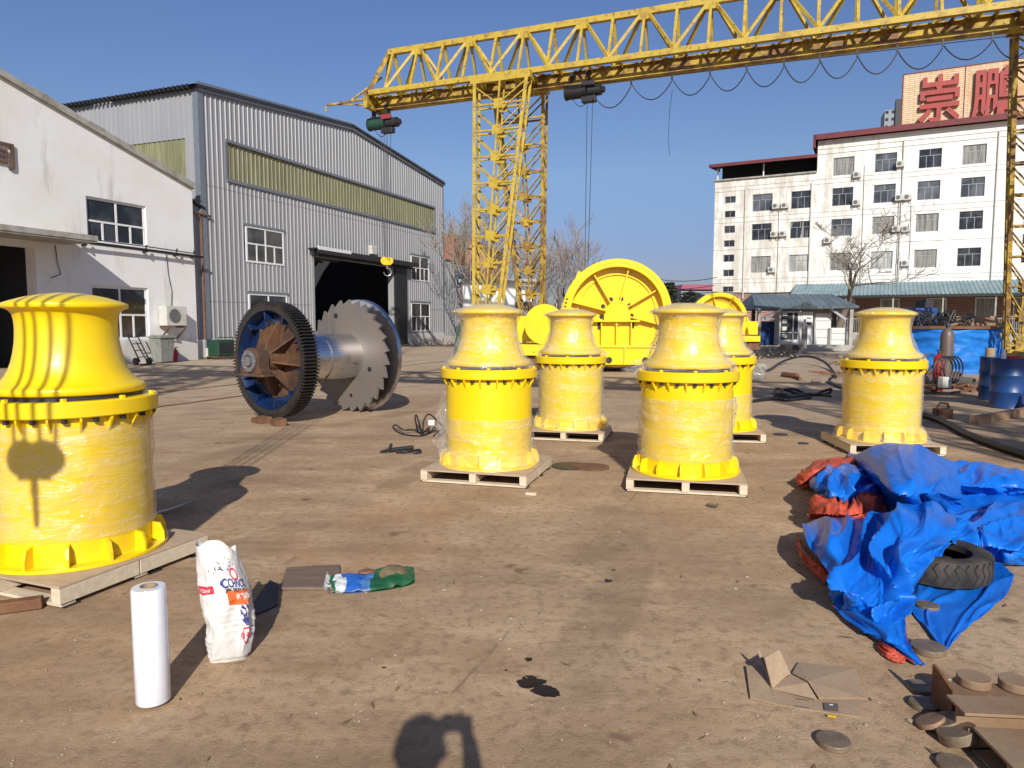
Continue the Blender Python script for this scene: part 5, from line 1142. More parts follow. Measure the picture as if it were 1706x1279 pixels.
# right arm of the heap spreading to the picture edge
fold([[(1560,770,.25),(1600,770,.28),(1640,776,.22),(1690,786,.15),(1760,792,.1)],
      [(1580,800,.3),(1612,806,.26),(1650,806,.22),(1700,812,.18),(1770,820,.1)],
      [(1590,830,.1),(1620,832,.05),(1660,830,.06),(1706,826,.05),(1780,840,.03)]], B_, 3, .05, 90, O_, 2, 6)
fold([[(1560,850,.22),(1600,850,.16),(1650,838,.10),(1700,838,.12),(1780,852,.05)],
      [(1575,880,.25),(1620,872,.2),(1660,866,.2),(1710,868,.18),(1790,880,.08)],
      [(1590,905,.2),(1630,905,.16),(1665,905,.18),(1715,905,.15),(1800,910,.05)],
      [(1610,925,.04),(1645,935,.02),(1680,942,.01),(1720,942,.01),(1800,945,.01)]], B_, 4, .05, 100, O_, 2.2, 6)
# front lump over the tyre, falling to the near tip
fold([[(1338,878,.16),(1380,866,.2),(1430,862,.24),(1470,856,.28),(1520,842,.36),(1556,832,.42),(1586,862,.3)],
      [(1345,905,.2),(1390,890,.25),(1440,880,.26),(1480,875,.34),(1520,862,.42),(1560,860,.42),(1588,890,.3)],
      [(1372,940,.16),(1400,930,.24),(1440,925,.25),(1470,925,.3),(1510,905,.36),(1550,900,.34),(1580,905,.26)],
      [(1382,975,.08),(1402,980,.18),(1440,975,.2),(1470,965,.22),(1500,950,.26),(1530,940,.26),(1556,930,.24)],
      [(1380,992,.03),(1412,1008,.08),(1445,1012,.12),(1470,1005,.14),(1490,1000,.13),(1505,990,.12),(1516,978,.1)],
      [(1394,1015,.015),(1425,1035,.03),(1460,1045,.06),(1480,1045,.07),(1495,1035,.06),(1506,1028,.05),(1514,1015,.03)]], B_, 6, .062, 130, O_, .9, 7, .35)
fold([[(1384,990,.05),(1420,985,.1),(1460,985,.12),(1500,985,.1),(1512,990,.06)],
      [(1396,1018,.03),(1430,1022,.07),(1466,1025,.09),(1494,1025,.07),(1506,1030,.04)],
      [(1430,1048,.02),(1460,1056,.05),(1484,1062,.06),(1500,1060,.05),(1508,1062,.03)],
      [(1470,1070,.015),(1490,1078,.03),(1505,1084,.03),(1515,1086,.02),(1520,1088,.015)],
      [(1520,1104,.01),(1526,1106,.012),(1532,1108,.012),(1536,1108,.01),(1540,1108,.01)]], B_, 7, .02, 90, O_, 1.2, 5, .2)
# flat sheet under the tyre
fold([[(1515,940,.015),(1560,935,.015),(1610,925,.02),(1655,930,.03),(1690,958,.045)],
      [(1514,985,.015),(1545,990,.015),(1590,990,.015),(1640,985,.02),(1676,990,.03)],
      [(1518,1015,.012),(1540,1025,.012),(1570,1035,.012),(1610,1030,.012),(1640,1022,.015)],
      [(1545,1050,.01),(1555,1060,.01),(1570,1072,.01),(1585,1066,.01),(1600,1056,.01)],
      [(1568,1082,.008),(1570,1084,.008),(1573,1086,.008),(1576,1084,.008),(1580,1080,.008)]], B_, 9, .012, 80, None, 2, 3)
# bunched blue lump and orange underside on the left
fold([[(1356,792,.1),(1385,778,.18),(1415,780,.2),(1440,790,.2),(1462,805,.15)],
      [(1350,806,.2),(1380,795,.32),(1412,798,.34),(1440,806,.3),(1462,822,.2)],
      [(1366,830,.12),(1388,826,.25),(1412,826,.27),(1436,828,.24),(1458,840,.15)],
      [(1392,848,.05),(1400,848,.12),(1412,848,.14),(1428,846,.12),(1450,846,.1)]], B_, 12, .055, 90, O_, 2.5, 5)
fold([[(1335,790,.03),(1352,776,.08),(1380,768,.14),(1410,764,.2),(1430,766,.2)],
      [(1327,800,.05),(1348,788,.16),(1376,780,.22),(1405,776,.26),(1430,780,.25)],
      [(1332,812,.02),(1346,810,.05),(1364,806,.06),(1390,800,.08),(1420,800,.1)]], O_, 14, .04, 70, None, 2, 4)
fold([[(1345,832,.12),(1370,838,.16),(1400,846,.18),(1430,840,.2),(1446,826,.26),(1462,842,.2)],
      [(1352,846,.14),(1374,850,.2),(1404,856,.22),(1434,852,.24),(1458,850,.24),(1476,858,.16)],
      [(1350,866,.05),(1374,868,.12),(1404,868,.14),(1434,868,.14),(1460,868,.14),(1478,870,.1)]], O_, 16, .06, 80, None, 1.6, 8)
fold([[(1330,890,.06),(1340,915,.1),(1360,940,.1),(1380,955,.08)],[(1326,905,.02),(1336,930,.03),(1356,955,.02),(1376,972,.02)]], O_, 18, .02, 40, None)
fold([[(1466,1068,.02),(1480,1076,.045),(1498,1088,.03),(1508,1100,.015)],[(1460,1076,.008),(1472,1092,.01),(1490,1102,.01),(1506,1106,.008)]], O_, 19, .012, 40, None)
# tyre
p = gp(1602,972); ty = thing('tyre', 'worn black truck tyre lying flat on the blue tarpaulin', 'tyre', (2.66, 4.36, .03), .3)
prof = []; R0, R1, H = .185, .305, .17
prof = [(R0,.03),(R0-.004,.05),(R0,.075),(R0+.03,.02),(R1-.035,.0),(R1-.01,.012),(R1,.04),(R1+.003,H/2),(R1,H-.04),(R1-.012,H-.012),(R1-.04,H),(R0+.035,H-.012),(R0+.01,H-.04),(R0,H-.06),(R0+.02,H-.075),(R1-.06,H-.05),(R1-.04,H/2),(R1-.06,.05),(R0+.02,.075)]
prof = [(R0,.05),(R0+.006,.02),(R0+.03,.004),(R1-.03,.0),(R1-.008,.01),(R1,.035),(R1+.002,H/2),(R1,H-.035),(R1-.008,H-.01),(R1-.03,H),(R0+.035,H-.004),(R0+.012,H-.015),(R0,H-.05),(R0+.03,H-.06),(R1-.035,H-.045),(R1-.02,H/2),(R1-.035,.045),(R0+.03,.06),(R0,.05)]
m = MB(); m.lathe(prof, 96); m.build('carcass', M['tyre'], ty, 40)
m = MB()
for k in range(34):
    a = 2*math.pi*k/34
    for z0, z1, dz in ((.03,.075,.25),(.075,.125,-.25),(.125,.155,.2)):
        pts = []; 
        for e in (0, 1):
            z = z0+(z1-z0)*e; t = a + dz*.35*(e-.5)
            for w in (-.005,.005): tt = t + w/R1*1.0; pts += [((R1+.0005)*math.cos(tt),(R1+.0005)*math.sin(tt),z),((R1+.0035)*math.cos(tt),(R1+.0035)*math.sin(tt),z)]
        m.add(pts, [(1,3,7,5),(0,1,5,4),(2,6,7,3),(0,2,3,1),(4,5,7,6)])
m.build('tread_groove', M['dark'], ty, 0)

# ================================================================== BESIDE THE WORKSHOPS
p = gp(246, 614); bn = thing('wheeled_bin', 'grey plastic wheeled bin with lid against the white workshop wall', 'bin', FW.o + FW.x*FW.sz(246,560)[0] - FW.y*.75, AG)
m = MB(); b = [(-.36,-.3),(.36,-.3),(.36,.3),(-.36,.3)]
m.add([(x*.8,y*.8,.06) for x,y in b]+[(x,y,1.0) for x,y in b], [(0,3,2,1),(0,1,5,4),(1,2,6,5),(2,3,7,6),(3,0,4,7),(4,5,6,7)])
for x in (-.2,.0,.2): m.add([(x-.03,-.25,.1),(x+.03,-.25,.1),(x*1.2+.03,-.315,.95),(x*1.2-.03,-.315,.95)], [(0,1,2,3)])
m.build('bin_body', M['bin'], bn, 0, .02); m = MB(); m.box(-.4,.4,-.36,.36,1.0,1.07); m.box(-.36,.36,-.3,.3,1.07,1.11); m.build('lid', M['bin'], bn, 0, .02)
ex = thing('fire_extinguisher', 'small red fire extinguisher at the foot of the workshop wall', 'fire extinguisher', FW.o + FW.x*FW.sz(282,600)[0] - FW.y*.35, 0)
m = MB(); m.lathe([(0,0),(.09,0),(.09,.4),(.07,.47),(.03,.5),(0,.5)], 24); m.build('cylinder', M['red_ext'], ex); m = MB(); m.cyl(.025,.5,.56,12); m.bar((-.03,0,.57),(.12,0,.6),.03); m.tube([(.03,0,.53),(.12,0,.45),(.11,0,.2)], .012, 6); m.build('valve', M['dark'], ex)
ht = thing('hand_truck', 'black two-wheeled hand truck leaning by the grey bin', 'hand truck', FW.o + FW.x*FW.sz(208,600)[0] - FW.y*.8, AG)
m = MB()
for x in (-.22,.22): m.tube([(x,-.25,.12),(x,.3,1.05),(x,.42,1.35)], .025, 8)
for z in (.3,.55,.8,1.05): m.tube([(-.22,-.25+.59*(z-.12),z),(.22,-.25+.59*(z-.12),z)], .018, 6)
m.box(-.22,.22,-.5,-.22,.02,.05); m.build('frame', M['black'], ht)
for x in (-.3,.3): m = MB(); m.cyl(.14,-.03,.03,20,Matrix.Translation((x,-.12,.14)) @ Matrix.Rotation(rad(90),4,'Y')); m.build('wheel', M['dark'], ht); 
wm = thing('welding_set', 'green box welding machine standing by the warehouse plinth', 'welding machine', FG.o + FG.x*FG.sz(356,590)[0]*.9 - FG.y*.5, AG)
m = MB(); m.box(-.5,.5,-.3,.3,.12,.85); m.build('case', M['green_m'], wm, 0, .04); m = MB(); m.box(-.4,.4,-.32,-.3,.3,.7); m.tube([(-.45,-.25,.85),(-.45,-.25,.95),(.45,-.25,.95),(.45,-.25,.85)], .02, 6); m.build('grille', M['dark'], wm); m = MB(); m.box(-.55,.55,-.33,.33,0,.12); m.build('skid', M['rust'], wm, 0)
m = MB(); q = FG.o + FG.x*.6 - FG.y*.55; 
for k in range(9): m.tube(catmull([q + Vector((random.uniform(-1.0,.9),random.uniform(-1.0,.4),.03+.05*random.random())) for _ in range(6)],4), .025, 6)
tag(m.build('cable_heap', M['black'], None), 'loose black cable heap beside the green welding machine', 'cable')
m = MB(); q = FG.o + FG.x*2.15 - FG.y*.6; m.box(-.35,.35,-.25,.25,0,.5, Matrix.Translation(q) @ rotz(AG)); tag(m.build('wooden_crate', M['old_wood'], None, 0, .01), 'small wooden crate right of the green welding machine', 'crate')
m = MB(); q = FG.o + FG.x*20.5 - FG.y*1.0
for k in range(60): a = q + FG.x*random.uniform(-3,3) + FG.y*random.uniform(-.3,.7); m.bar(a, a + Vector((random.uniform(-.5,.5),random.uniform(-.4,.4),random.uniform(.15,.6))), .025)
setting(m.build('dry_weeds', M['twig'], None, 0), 'stuff')
p = gp(752,590); m = MB(); m.prism([(-.5,0),(.5,0),(.4,1.6),(-.2,1.6)], -.3, .3, Matrix.Translation(p + Vector((.6,0,0))) @ Matrix.Rotation(rad(90),4,'X')); tag(m.build('sheet_stack', M['green_m'], None, 0, .02), 'dark green machine cover standing left of the front left capstan head', 'machine')
# containers and hut behind the warehouse
def container(px0, px1, pyt, pyb, Y, mat, lab, rz=rad(-10)):
    a = wp(px0,pyt,Y); b = wp(px1,pyb,Y); c = thing('shipping_container', lab, 'container', (a.x, Y, b.z), rz, 'containers behind the warehouse')
    w, h = b.x-a.x, a.z-b.z; m = MB(); n = max(4, int(w/.28)); 
    for i in range(n):
        x0, x1 = w*i/n, w*(i+1)/n; m.box(x0, x0+(x1-x0)*.5, -.05, .02, .15, h-.15)
    m.box(0,w,.0,5,0,h); m.build('side', M[mat], c, 0); m = MB(); m.box(-.05,w+.05,-.08,.0,0,.16); m.box(-.05,w+.05,-.08,.0,h-.16,h+.02); m.box(-.06,.1,-.08,.0,.16,h-.16); m.box(w-.1,w+.06,-.08,0,.16,h-.16); m.build('frame_post', M[mat], c, 0)
container(722,757,389,436,66,'container_red','faded red container stacked high beside the warehouse'); container(722,757,436.5,480,66,'container_grey','grey container carrying the red container beside the warehouse'); container(722,757,480.5,560,66,'container_grey','lowest grey container of the stack beside the warehouse')
container(762,784,450,474,58,'container_blue','small blue container seen left of the crane leg'); container(760,790,474.5,565,58,'container_grey','pale container under the small blue one')
p = wp(770,402,72); ho = thing('brick_house', 'orange brown house gable peeping out right of the red container', 'house', (p.x,72,0), rad(-15)); m = MB(); m.box(-1.6,2.4,0,8,0,p.z-.6); m.build('wall', M['tan'], ho, 0); m = MB(); m.prism([(-2,p.z-.7),(2.8,p.z-.7),(.4,p.z+.5)], -8, .3, Matrix.Rotation(rad(90),4,'X')); m.build('roof', M['tan'], ho, 0)
p = wp(835,470,44); hu = thing('low_hut', 'low whitewashed hut behind the crane leg with dark window slots', 'hut', (p.x,44,0), rad(-8))
m = MB(); m.box(-2.4,2.0,0,4,0,p.z); m.build('wall', M['white_wall'], hu, 0); m = MB(); m.box(-2.6,2.2,-.3,4.3,p.z,p.z+.18); m.build('roof', M['concrete'], hu, 0); m = MB(); m.box(-.6,.3,-.05,0,p.z-1.9,p.z-1.5); m.box(.9,1.9,-.05,0,p.z-1.7,p.z-1.2); m.build('window', M['glass'], hu, 0)
m = MB(); a = wp(735,440,60); b = wp(800,434,60); m.box(0,9,-.1,.1,0,3.0, Matrix.Translation((-3.2,52,0)) @ rotz(rad(-3))); tag(m.build('boundary_wall', M['concrete'], None, 0), 'grey boundary wall behind the crane and bare trees', 'wall')
m = MB(); m.box(0,14,-.1,.1,0,3.0, Matrix.Translation((4,50,0)) @ rotz(rad(3))); tag(m.build('boundary_wall', M['brick'], None, 0), 'brown brick boundary wall behind the big winch', 'wall')
# far house with pink roof, dark shrub
p = wp(1172,480,110); fh = thing('far_house', 'far off low house with pink roof left of the white block', 'house', (p.x,110,0), rad(5)); m = MB(); m.box(-3.5,3,0,6,0,p.z+.2); m.build('wall', M['distant'], fh, 0); m = MB(); m.prism([(-3.7,p.z-.2),(3.2,p.z-.2),(3.0,p.z+.55),(-3.4,p.z+.55)], -6.3, .4, Matrix.Rotation(rad(90),4,'X')); m.build('roof', M['purple'], fh, 0)
m = MB(); m.tube(sag(wp(1040,446,90),wp(1195,462,70),.9), .035, 5); m.tube(sag(wp(1050,470,90),wp(1190,475,70),.6), .03, 5); m.tube(sag(wp(1040,482,90),wp(1190,486,70),.4), .03, 5); tag(m.build('overhead_wire', M['black'], None), 'thin overhead wires running to the left edge of the white block', 'wire')
# ---- right middle distance: roofed walkway along the block, cabinet shed, tanks, drums
wk = thing('walkway_roof', 'long light blue corrugated lean-to roof along the foot of the white block', 'canopy', FA.o, AA)
s0 = FA.sz(1400,505)[0]; s1 = 8.0
m = MB(); n = int((s1-s0-6)/.35)
for i in range(int((s1+16)/.35)):
    a = -16+i*.35; m.add([(a,0,5.6),(a+.2,0,5.6),(a+.27,0,5.68),(a+.35,0,5.6),(a,-5.2,4.2),(a+.2,-5.2,4.2),(a+.27,-5.2,4.28),(a+.35,-5.2,4.2)], [(0,4,5,1),(1,5,6,2),(2,6,7,3)])
o = m.build('roof_sheet', M['blue_roof'], wk, 0); sd = o.modifiers.new('thick','SOLIDIFY'); sd.thickness = .03
each('post', M['concrete'], wk, [MB().box(s,s+.12,-5.0,-4.88,0,4.15) for s in range(-15, 9, 4)], 0)
m = MB(); m.box(-16,8,-5.15,-5.05,3.95,4.2); m.build('edge_beam', M['dark'], wk, 0)
m = MB(); 
for s in range(-120, 60): m.box(s*.16,s*.16+.03,-5.6,-5.57,.3,2.0)
m.box(-19.5,9.5,-5.62,-5.55,1.95,2.02); m.box(-19.5,9.5,-5.62,-5.55,.3,.36); tag(m.build('railing', M['alu'], None, 0, 0, FA.o), 'grey metal railing before the brick ground floor', 'railing').rotation_euler = (0,0,AA)
m = MB(); m.box(-19.5,9.5,-5.9,-5.65,0,.7); tag(m.build('low_wall', M['concrete'], None, 0, 0, FA.o), 'low concrete wall under the railing', 'wall').rotation_euler = (0,0,AA)
g_ = thing('ground_floor_window', '', 'window', FA.o, AA)
bpy.data.objects.remove(g_)
for s in (-20.9,-12,-8,-4,0,3): window(ap, (s,s+1.7,1.0,4.0), -.03, 1, 2, .4, 'frame', 'curtain', .12, .06)
sh = thing('cabinet_shed', 'open shed with blue grey hipped roof sheltering white cabinets', 'shed', (0,0,0))
Y0 = 40.5
def sp(px, py, Y=Y0): return wp(px, py, Y)
zt = sp(1340,488).z; ze = sp(1340,513).z; xl = sp(1259,500).x; xr = sp(1425,500).x; xm = sp(1340,512).x
m = MB(); m.add([(xl,Y0,ze),(xl+.45,Y0+2,zt+.02),(xr-.45,Y0+2,zt+.02),(xr+.15,Y0-.2,ze+.1),(xm+.9,Y0,ze+.05),(xm,Y0-.3,ze+.42),(xm-.9,Y0,ze+.05),(xl,Y0+4,ze),(xr,Y0+4,ze)], [(0,6,5,4,3,2,1),(1,2,8,7),(0,1,7),(2,3,8)])
o = m.build('roof', M['shed_roof'], sh, 0); sd = o.modifiers.new('thick','SOLIDIFY'); sd.thickness = .1
for px in (1266,1272,1419,1413):
    m = MB(); a = sp(px,520); m.box(a.x-.09,a.x+.09,Y0+(0 if px in (1266,1419) else 1.6),Y0+.18+(0 if px in (1266,1419) else 1.6),0,ze); m.build('post', M['concrete'] if px in (1266,1419) else M['dark'], sh, 0)
each('brace', M['alu'], sh, [MB().bar((a.x,Y0+.3,a.z),(b.x,Y0+.3,b.z),.12) for a, b in ((sp(1272,532),sp(1306,514)),(sp(1413,532),sp(1388,514)))], 0)
def cab(x0, x1, yt, yb, Y, mat, lab, dets, nm='cabinet'):
    a = sp(x0,yt,Y); b = sp(x1,yb,Y); c = thing(nm, lab, 'cabinet', (a.x,Y,max(0,b.z)), 0); w, h = b.x-a.x, a.z-max(0,b.z)
    m = MB(); m.box(0,w,0,.8,0,h); m.build('case', M[mat], c, 0, .02); dets(c, w, h)
def d_shelf(c, w, h):
    m = MB(); m.box(.1,w-.15,-.02,-.005,.3,h-.1); m.build('opening', M['interior'], c, 0)
    each('tray', M['ac'], c, [MB().box(.15,.42,-.06,-.02,.4+k*.42,.62+k*.42) for k in range(4)], 0); m = MB(); m.box(.75,.82,-.05,-.02,.3,h-.1); m.box(.1,w-.15,-.05,-.02,h*.35,h*.35+.04); m.build('rack', M['alu'], c, 0)
def d_door(c, w, h):
    m = MB(); m.box(.1,w-.1,-.03,-.005,.1,h-.15); m.build('door', M['white_paint'], c, 0, .01); m = MB(); m.box(.3,.65,-.045,-.03,h-.75,h-.6); m.box(.35,.6,-.045,-.03,h-.4,h-.35); m.build('label_slot', M['dark'], c, 0)
def d_draw(c, w, h):
    n = max(3, int(h/.42)); mt = M['drum_blue'] if w > 1.1 else M['white_paint']
    each('drawer', mt, c, [MB().box(.04,w-.04,-.05,-.005,h*k/n+.03,h*(k+1)/n-.03) for k in range(n)], 0, .01)
cab(1299,1332,518,574,41.2,'white_paint','open white shelf cabinet with dark inside, left in the shed',d_shelf); cab(1334,1353,519,577,41.2,'white_paint','tall white cabinet with closed door beside the gas bottle',d_door)
cab(1358,1383,521,577,41.4,'white_paint','tall white panelled cabinet of wide drawers in the shed',d_draw); cab(1384,1410,546,577,41.0,'white_paint','low white panelled cabinet, right in the shed',d_draw)
cab(1308,1335,574,592,40.0,'old_wood','brown wooden box with round hole before the cabinets',lambda c,w,h: [MB().cyl(.18,-.02,.01,20,Matrix.Translation((w*.62,-.01,h*.5)) @ Matrix.Rotation(rad(90),4,'X')).build('round_hole', M['dark'], c)] and MB().box(w*.38,w*.95,-.012,0,.05,h-.05).build('front_panel', M['card'], c, 0),'speaker_box')
cab(1262,1296,535,575,42.5,'drum_blue','blue steel cupboard behind the left shed post',d_draw)
m = MB(); a = sp(1330,582,40.2); b = sp(1425,582,40.2); m.box(a.x,b.x,Y0-.3,Y0+2,.0,.35); tag(m.build('plinth_slab', M['concrete'], None, 0, .02), 'concrete slab the white cabinets stand on', 'slab')
def gas(px, pyb, Y, h, r, mat, lab):
    p = wp(px, pyb, Y); c = thing('gas_cylinder', lab, 'gas cylinder', (p.x,Y,0), 0, 'gas cylinders in the yard'); m = MB(); m.lathe([(0,0),(r,0),(r,h*.82),(r*.85,h*.89),(r*.4,h*.94),(r*.3,h*.95)], 24); m.build('bottle', M[mat], c); m = MB(); m.lathe([(r*.3,h*.94),(r*.32,h),(r*.2,h+.04),(0,h+.04)], 12); m.box(-.05,.05,-.02,.02,h+.02,h+.06); m.build('valve', M['dark'], c); return c
gas(1339,590,36.5,1.72,.14,'gas_silver','silver gas bottle standing in front of the white shed cabinets'); gas(1574,640,17.5,1.55,.15,'gas_grey','brownish gas bottle standing beside the blue covered tank'); gas(1562,645,16.8,.9,.12,'red_ext','small red bottle at the foot of the brownish gas bottle')
ga = thing('welding_trolley', 'rusty welding trolley with hoses right of the right capstan', 'trolley', (wp(1556,650,16.2).x,16.2,0), .3)
m = MB(); m.box(-.35,.3,-.25,.25,.1,.18); m.tube([(-.3,0,.18),(-.3,0,.9),(.2,0,.9),(.2,0,.18)], .025, 6); m.bar((-.3,.1,.3),(.25,.1,.8),.03); m.build('frame', M['rust'], ga, 0)
for x in (-.3,.28): m = MB(); m.cyl(.14,-.28,-.22,18,Matrix.Translation((x,0,.14)) @ Matrix.Rotation(rad(90),4,'X')); m.build('wheel', M['dark'], ga)
m = MB(); 
for k in range(4): m.tube([(-.1+.1*k+.28*math.cos(t), -.3, .55+.3*math.sin(t)) for t in [rad(x*24) for x in range(16)]], .018, 6)
m.build('hose_coil', M['black'], ga); m = MB(); m.box(-.25,.0,-.45,-.3,.15,.4); m.build('regulator_box', M['ac'], ga, 0, .02)
# blue sheet covered tank
a = wp(1535,548,22.5); b = wp(1692,620,22.5); tk = thing('covered_tank', 'round tank wrapped in blue sheeting with rusty lid near the right edge', 'tank', ((a.x+b.x)/2, 23.6, 0))
R = (b.x-a.x)/2; zt = a.z; m = MB(); n = 140; prof = [(1.0,.0),(1.0,.12),(1.02,.35),(1.0,.5),(1.015,.6),(.99,.8),(1.0,1.0)]
vs = []; kz = 26
for j in range(kz+1):
    h = j/kz
    for i in range(n):
        t = 2*math.pi*i/n; x, y = math.cos(t), math.sin(t)
        d = .06*noise.noise(Vector((x*5, y*5, h*12))) + .10*(1-abs(noise.noise(Vector((x*2+h*2,y*2,h*5+3))))*2) + (.03 if h < .52 else 0)
        vs.append((R*(1+d*.6)*x, R*(1+d*.6)*y*.8, zt*h))
m.add(vs, [(j*n+i,j*n+(i+1)%n,(j+1)*n+(i+1)%n,(j+1)*n+i) for j in range(kz) for i in range(n)] + [tuple(kz*n+i for i in range(n))]); m.build('sheet_cover', M['tank_blue'], tk, 60)
m = MB(); m.lathe([(0,zt+.005),(R*1.06,zt+.005),(R*1.06,zt+.09),(0,zt+.09)], 64, Matrix.Diagonal((1,.82,1,1))); m.build('lid', M['rust'], tk, 35)
m = MB(); 
for k in range(34): q = Vector((random.uniform(-R*.9,R*.3), random.uniform(-.5,.5)*R, zt+.1)); m.tube(catmull([q, q+Vector((random.uniform(-.3,.3),random.uniform(-.2,.2),.25+.3*random.random())), q+Vector((random.uniform(-.7,.7),random.uniform(-.3,.3),.1))],4), .022, 5)
tag(m.build('wire_scrap', M['dark'], None, 30, 0, (tk.location.x, tk.location.y+.1, .0)), 'heap of wiry scrap lying on the rusty tank lid', 'scrap heap')
m = MB(); m.box(-R*.1,R*1.15,-.3,.9,zt+.1,zt+.2); m.box(R*.2,R*1.1,-.2,.7,zt+.2,zt+.42); tag(m.build('plank_stack', M['rust_light'], None, 0, .01, (tk.location.x, tk.location.y+.3, .0)), 'short stack of rusty planks on the tank lid under the right crane leg', 'planks')
# drums
def drum(loc, lab, h=.9, r=.29):
    c = thing('oil_drum', lab, 'drum', loc, 0, 'blue steel drums at the right edge'); m = MB(); pr = [(0,.02),(r-.01,.02),(r,.0),(r+.006,.012),(r,.03)]
    for z in (.3,.6): pr += [(r,z*h/.9-.03),(r+.012,z*h/.9-.012),(r+.012,z*h/.9+.012),(r,z*h/.9+.03)]
    for z in (.44,.5,.7,.75): pass
    pr += [(r,h-.03),(r+.008,h-.014),(r,h),(r-.014,h-.004),(r-.016,h-.03),(0,h-.03)]; m.lathe(pr, 56); m.build('drum_shell', M['drum_blue'], c, 40); m = MB(); m.cyl(.035,h-.03,h-.01,14,Matrix.Translation((.16,0,0))); m.build('bung', M['steel'], c); return c
d1 = drum((10.06,14.75,0),'blue oil drum standing further back at the right edge'); d2 = drum((9.36,13.35,0),'nearest blue oil drum with pale sticker at the right edge',.93,.3)
m = MB(); t0 = rad(-62); m.add([(.3075*math.cos(t0+a),.3075*math.sin(t0+a),z) for z in (.42,.62) for a in [k*.05 for k in range(9)]], [(k,k+1,9+k+1,9+k) for k in range(8)]); m.build('sticker', M['frame'], d2, 0)
p = Vector((9.88,14.7,.9)); m = MB(); m.lathe([(0,0),(.09,0),(.09,.17),(.085,.18),(0,.18)], 20, Matrix.Translation(p)); tag(m.build('paint_can', M['old_wood'], None), 'small brown paint can standing on the rear drum', 'can')
m = MB(); m.lathe([(0,0),(.04,0),(.04,.12),(.02,.16),(.02,.19),(0,.19)], 16, Matrix.Translation((9.2,13.3,.905))); tag(m.build('plastic_bottle', M['frame'], None), 'white plastic bottle on the nearest drum', 'bottle')
m = MB(); m.box(-.1,.1,-.07,.07,0,.09,Matrix.Translation((9.36,13.3,.905))); tag(m.build('tin_box', M['red_ext'], None, 0, .01), 'red tin box on the nearest drum', 'tin')
m = MB(); m.cyl(.26,0,.5,32,Matrix.Translation((12.3,17.0,.72))); m.build
cn = thing('funnel', 'black funnel shaped bucket before the nearest drum at the edge', 'funnel', (9.4,12.75,0)); m = MB(); m.lathe([(.0,.0),(.16,.0),(.15,.1),(.05,.3),(.028,.42),(0,.42)], 28); m.build('cone', M['black'], cn)
pi_ = thing('steel_pipes', '', 'pipes', (0,0,0)); bpy.data.objects.remove(pi_)
for k, (px, py, r, lab) in enumerate(((1598,634,.16,'black pipe end lying left of two near the drums'),(1622,640,.13,'pale ringed pipe end lying beside the rear drum'))):
    p = gp(px,py+6); c = thing('steel_pipe', lab, 'pipe', p, .5, 'pipe ends before the covered tank'); m = MB(); m.ring(r*.8,r,0,1.6,28,Matrix.Translation((0,0,r)) @ Matrix.Rotation(rad(-90),4,'X')); m.build('pipe_wall', M['rust' if k == 0 else 'mill_steel'], c, 35)
m = MB(); p = wp(1545,520,30); m.box(-.5,.5,0,1,0,p.z+.2,Matrix.Translation((p.x,30,0))); tag(m.build('machine_cover', M['drum_blue'], None, 0, .1), 'dark blue machine standing behind the right capstan head', 'machine')
m = MB(); p = wp(1548,500,34); m.bar((p.x-.5,34,0),(p.x-.2,34,p.z),.9,.4); tag(m.build('machine_column', M['dark'], None, 0, .03), 'dark leaning machine column behind the right capstan', 'machine')
m = MB()
for k in range(70): a = gp(random.uniform(1255,1330), random.uniform(588,598)); m.bar(a+Vector((0,0,.02)), a+Vector((random.uniform(-.6,.6),random.uniform(-.4,.4),random.uniform(.05,.45))), .04)
setting(m.build('scrap_litter', M['dark'], None, 0), 'stuff')
m = MB()
for k in range(30): a = gp(random.uniform(1590,1650), random.uniform(636,655)); m.bar(a+Vector((0,0,.03)), a+Vector((random.uniform(-.6,.6),random.uniform(-.4,.4),random.uniform(.02,.15))), .05)
setting(m.build('offcut_litter', M['rust'], None, 0), 'stuff')
m = MB(); p = gp(1258,635)
for k in range(26): m.tube([p+Vector((random.uniform(-.25,.25),random.uniform(-.2,.2),random.uniform(0,.5))) for _ in range(3)], .05, 5)
tag(m.build('film_scrap', M['film'], None, 60), 'crumpled scrap of clear film behind the hidden capstan', 'film scrap')
# flood light bracket on right crane leg
fl = thing('flood_light', 'black flood light on a bracket beside the right crane leg', 'lamp', fc(SPAN-.3,-1.9,4.6), AC)
m = MB(); m.bar((0,0,1.0),(-.9,0,1.0),.05); m.bar((-.55,0,1.0),(0,0,.5),.04); m.tube([(-.5,0,1.0),(-.55,0,.5),(-.45,0,.1)], .012, 5); m.build('bracket', M['rust'], fl, 0); m = MB(); m.box(-.62,-.34,-.16,.1,-.35,.0); m.build('housing', M['black'], fl, 0, .02)

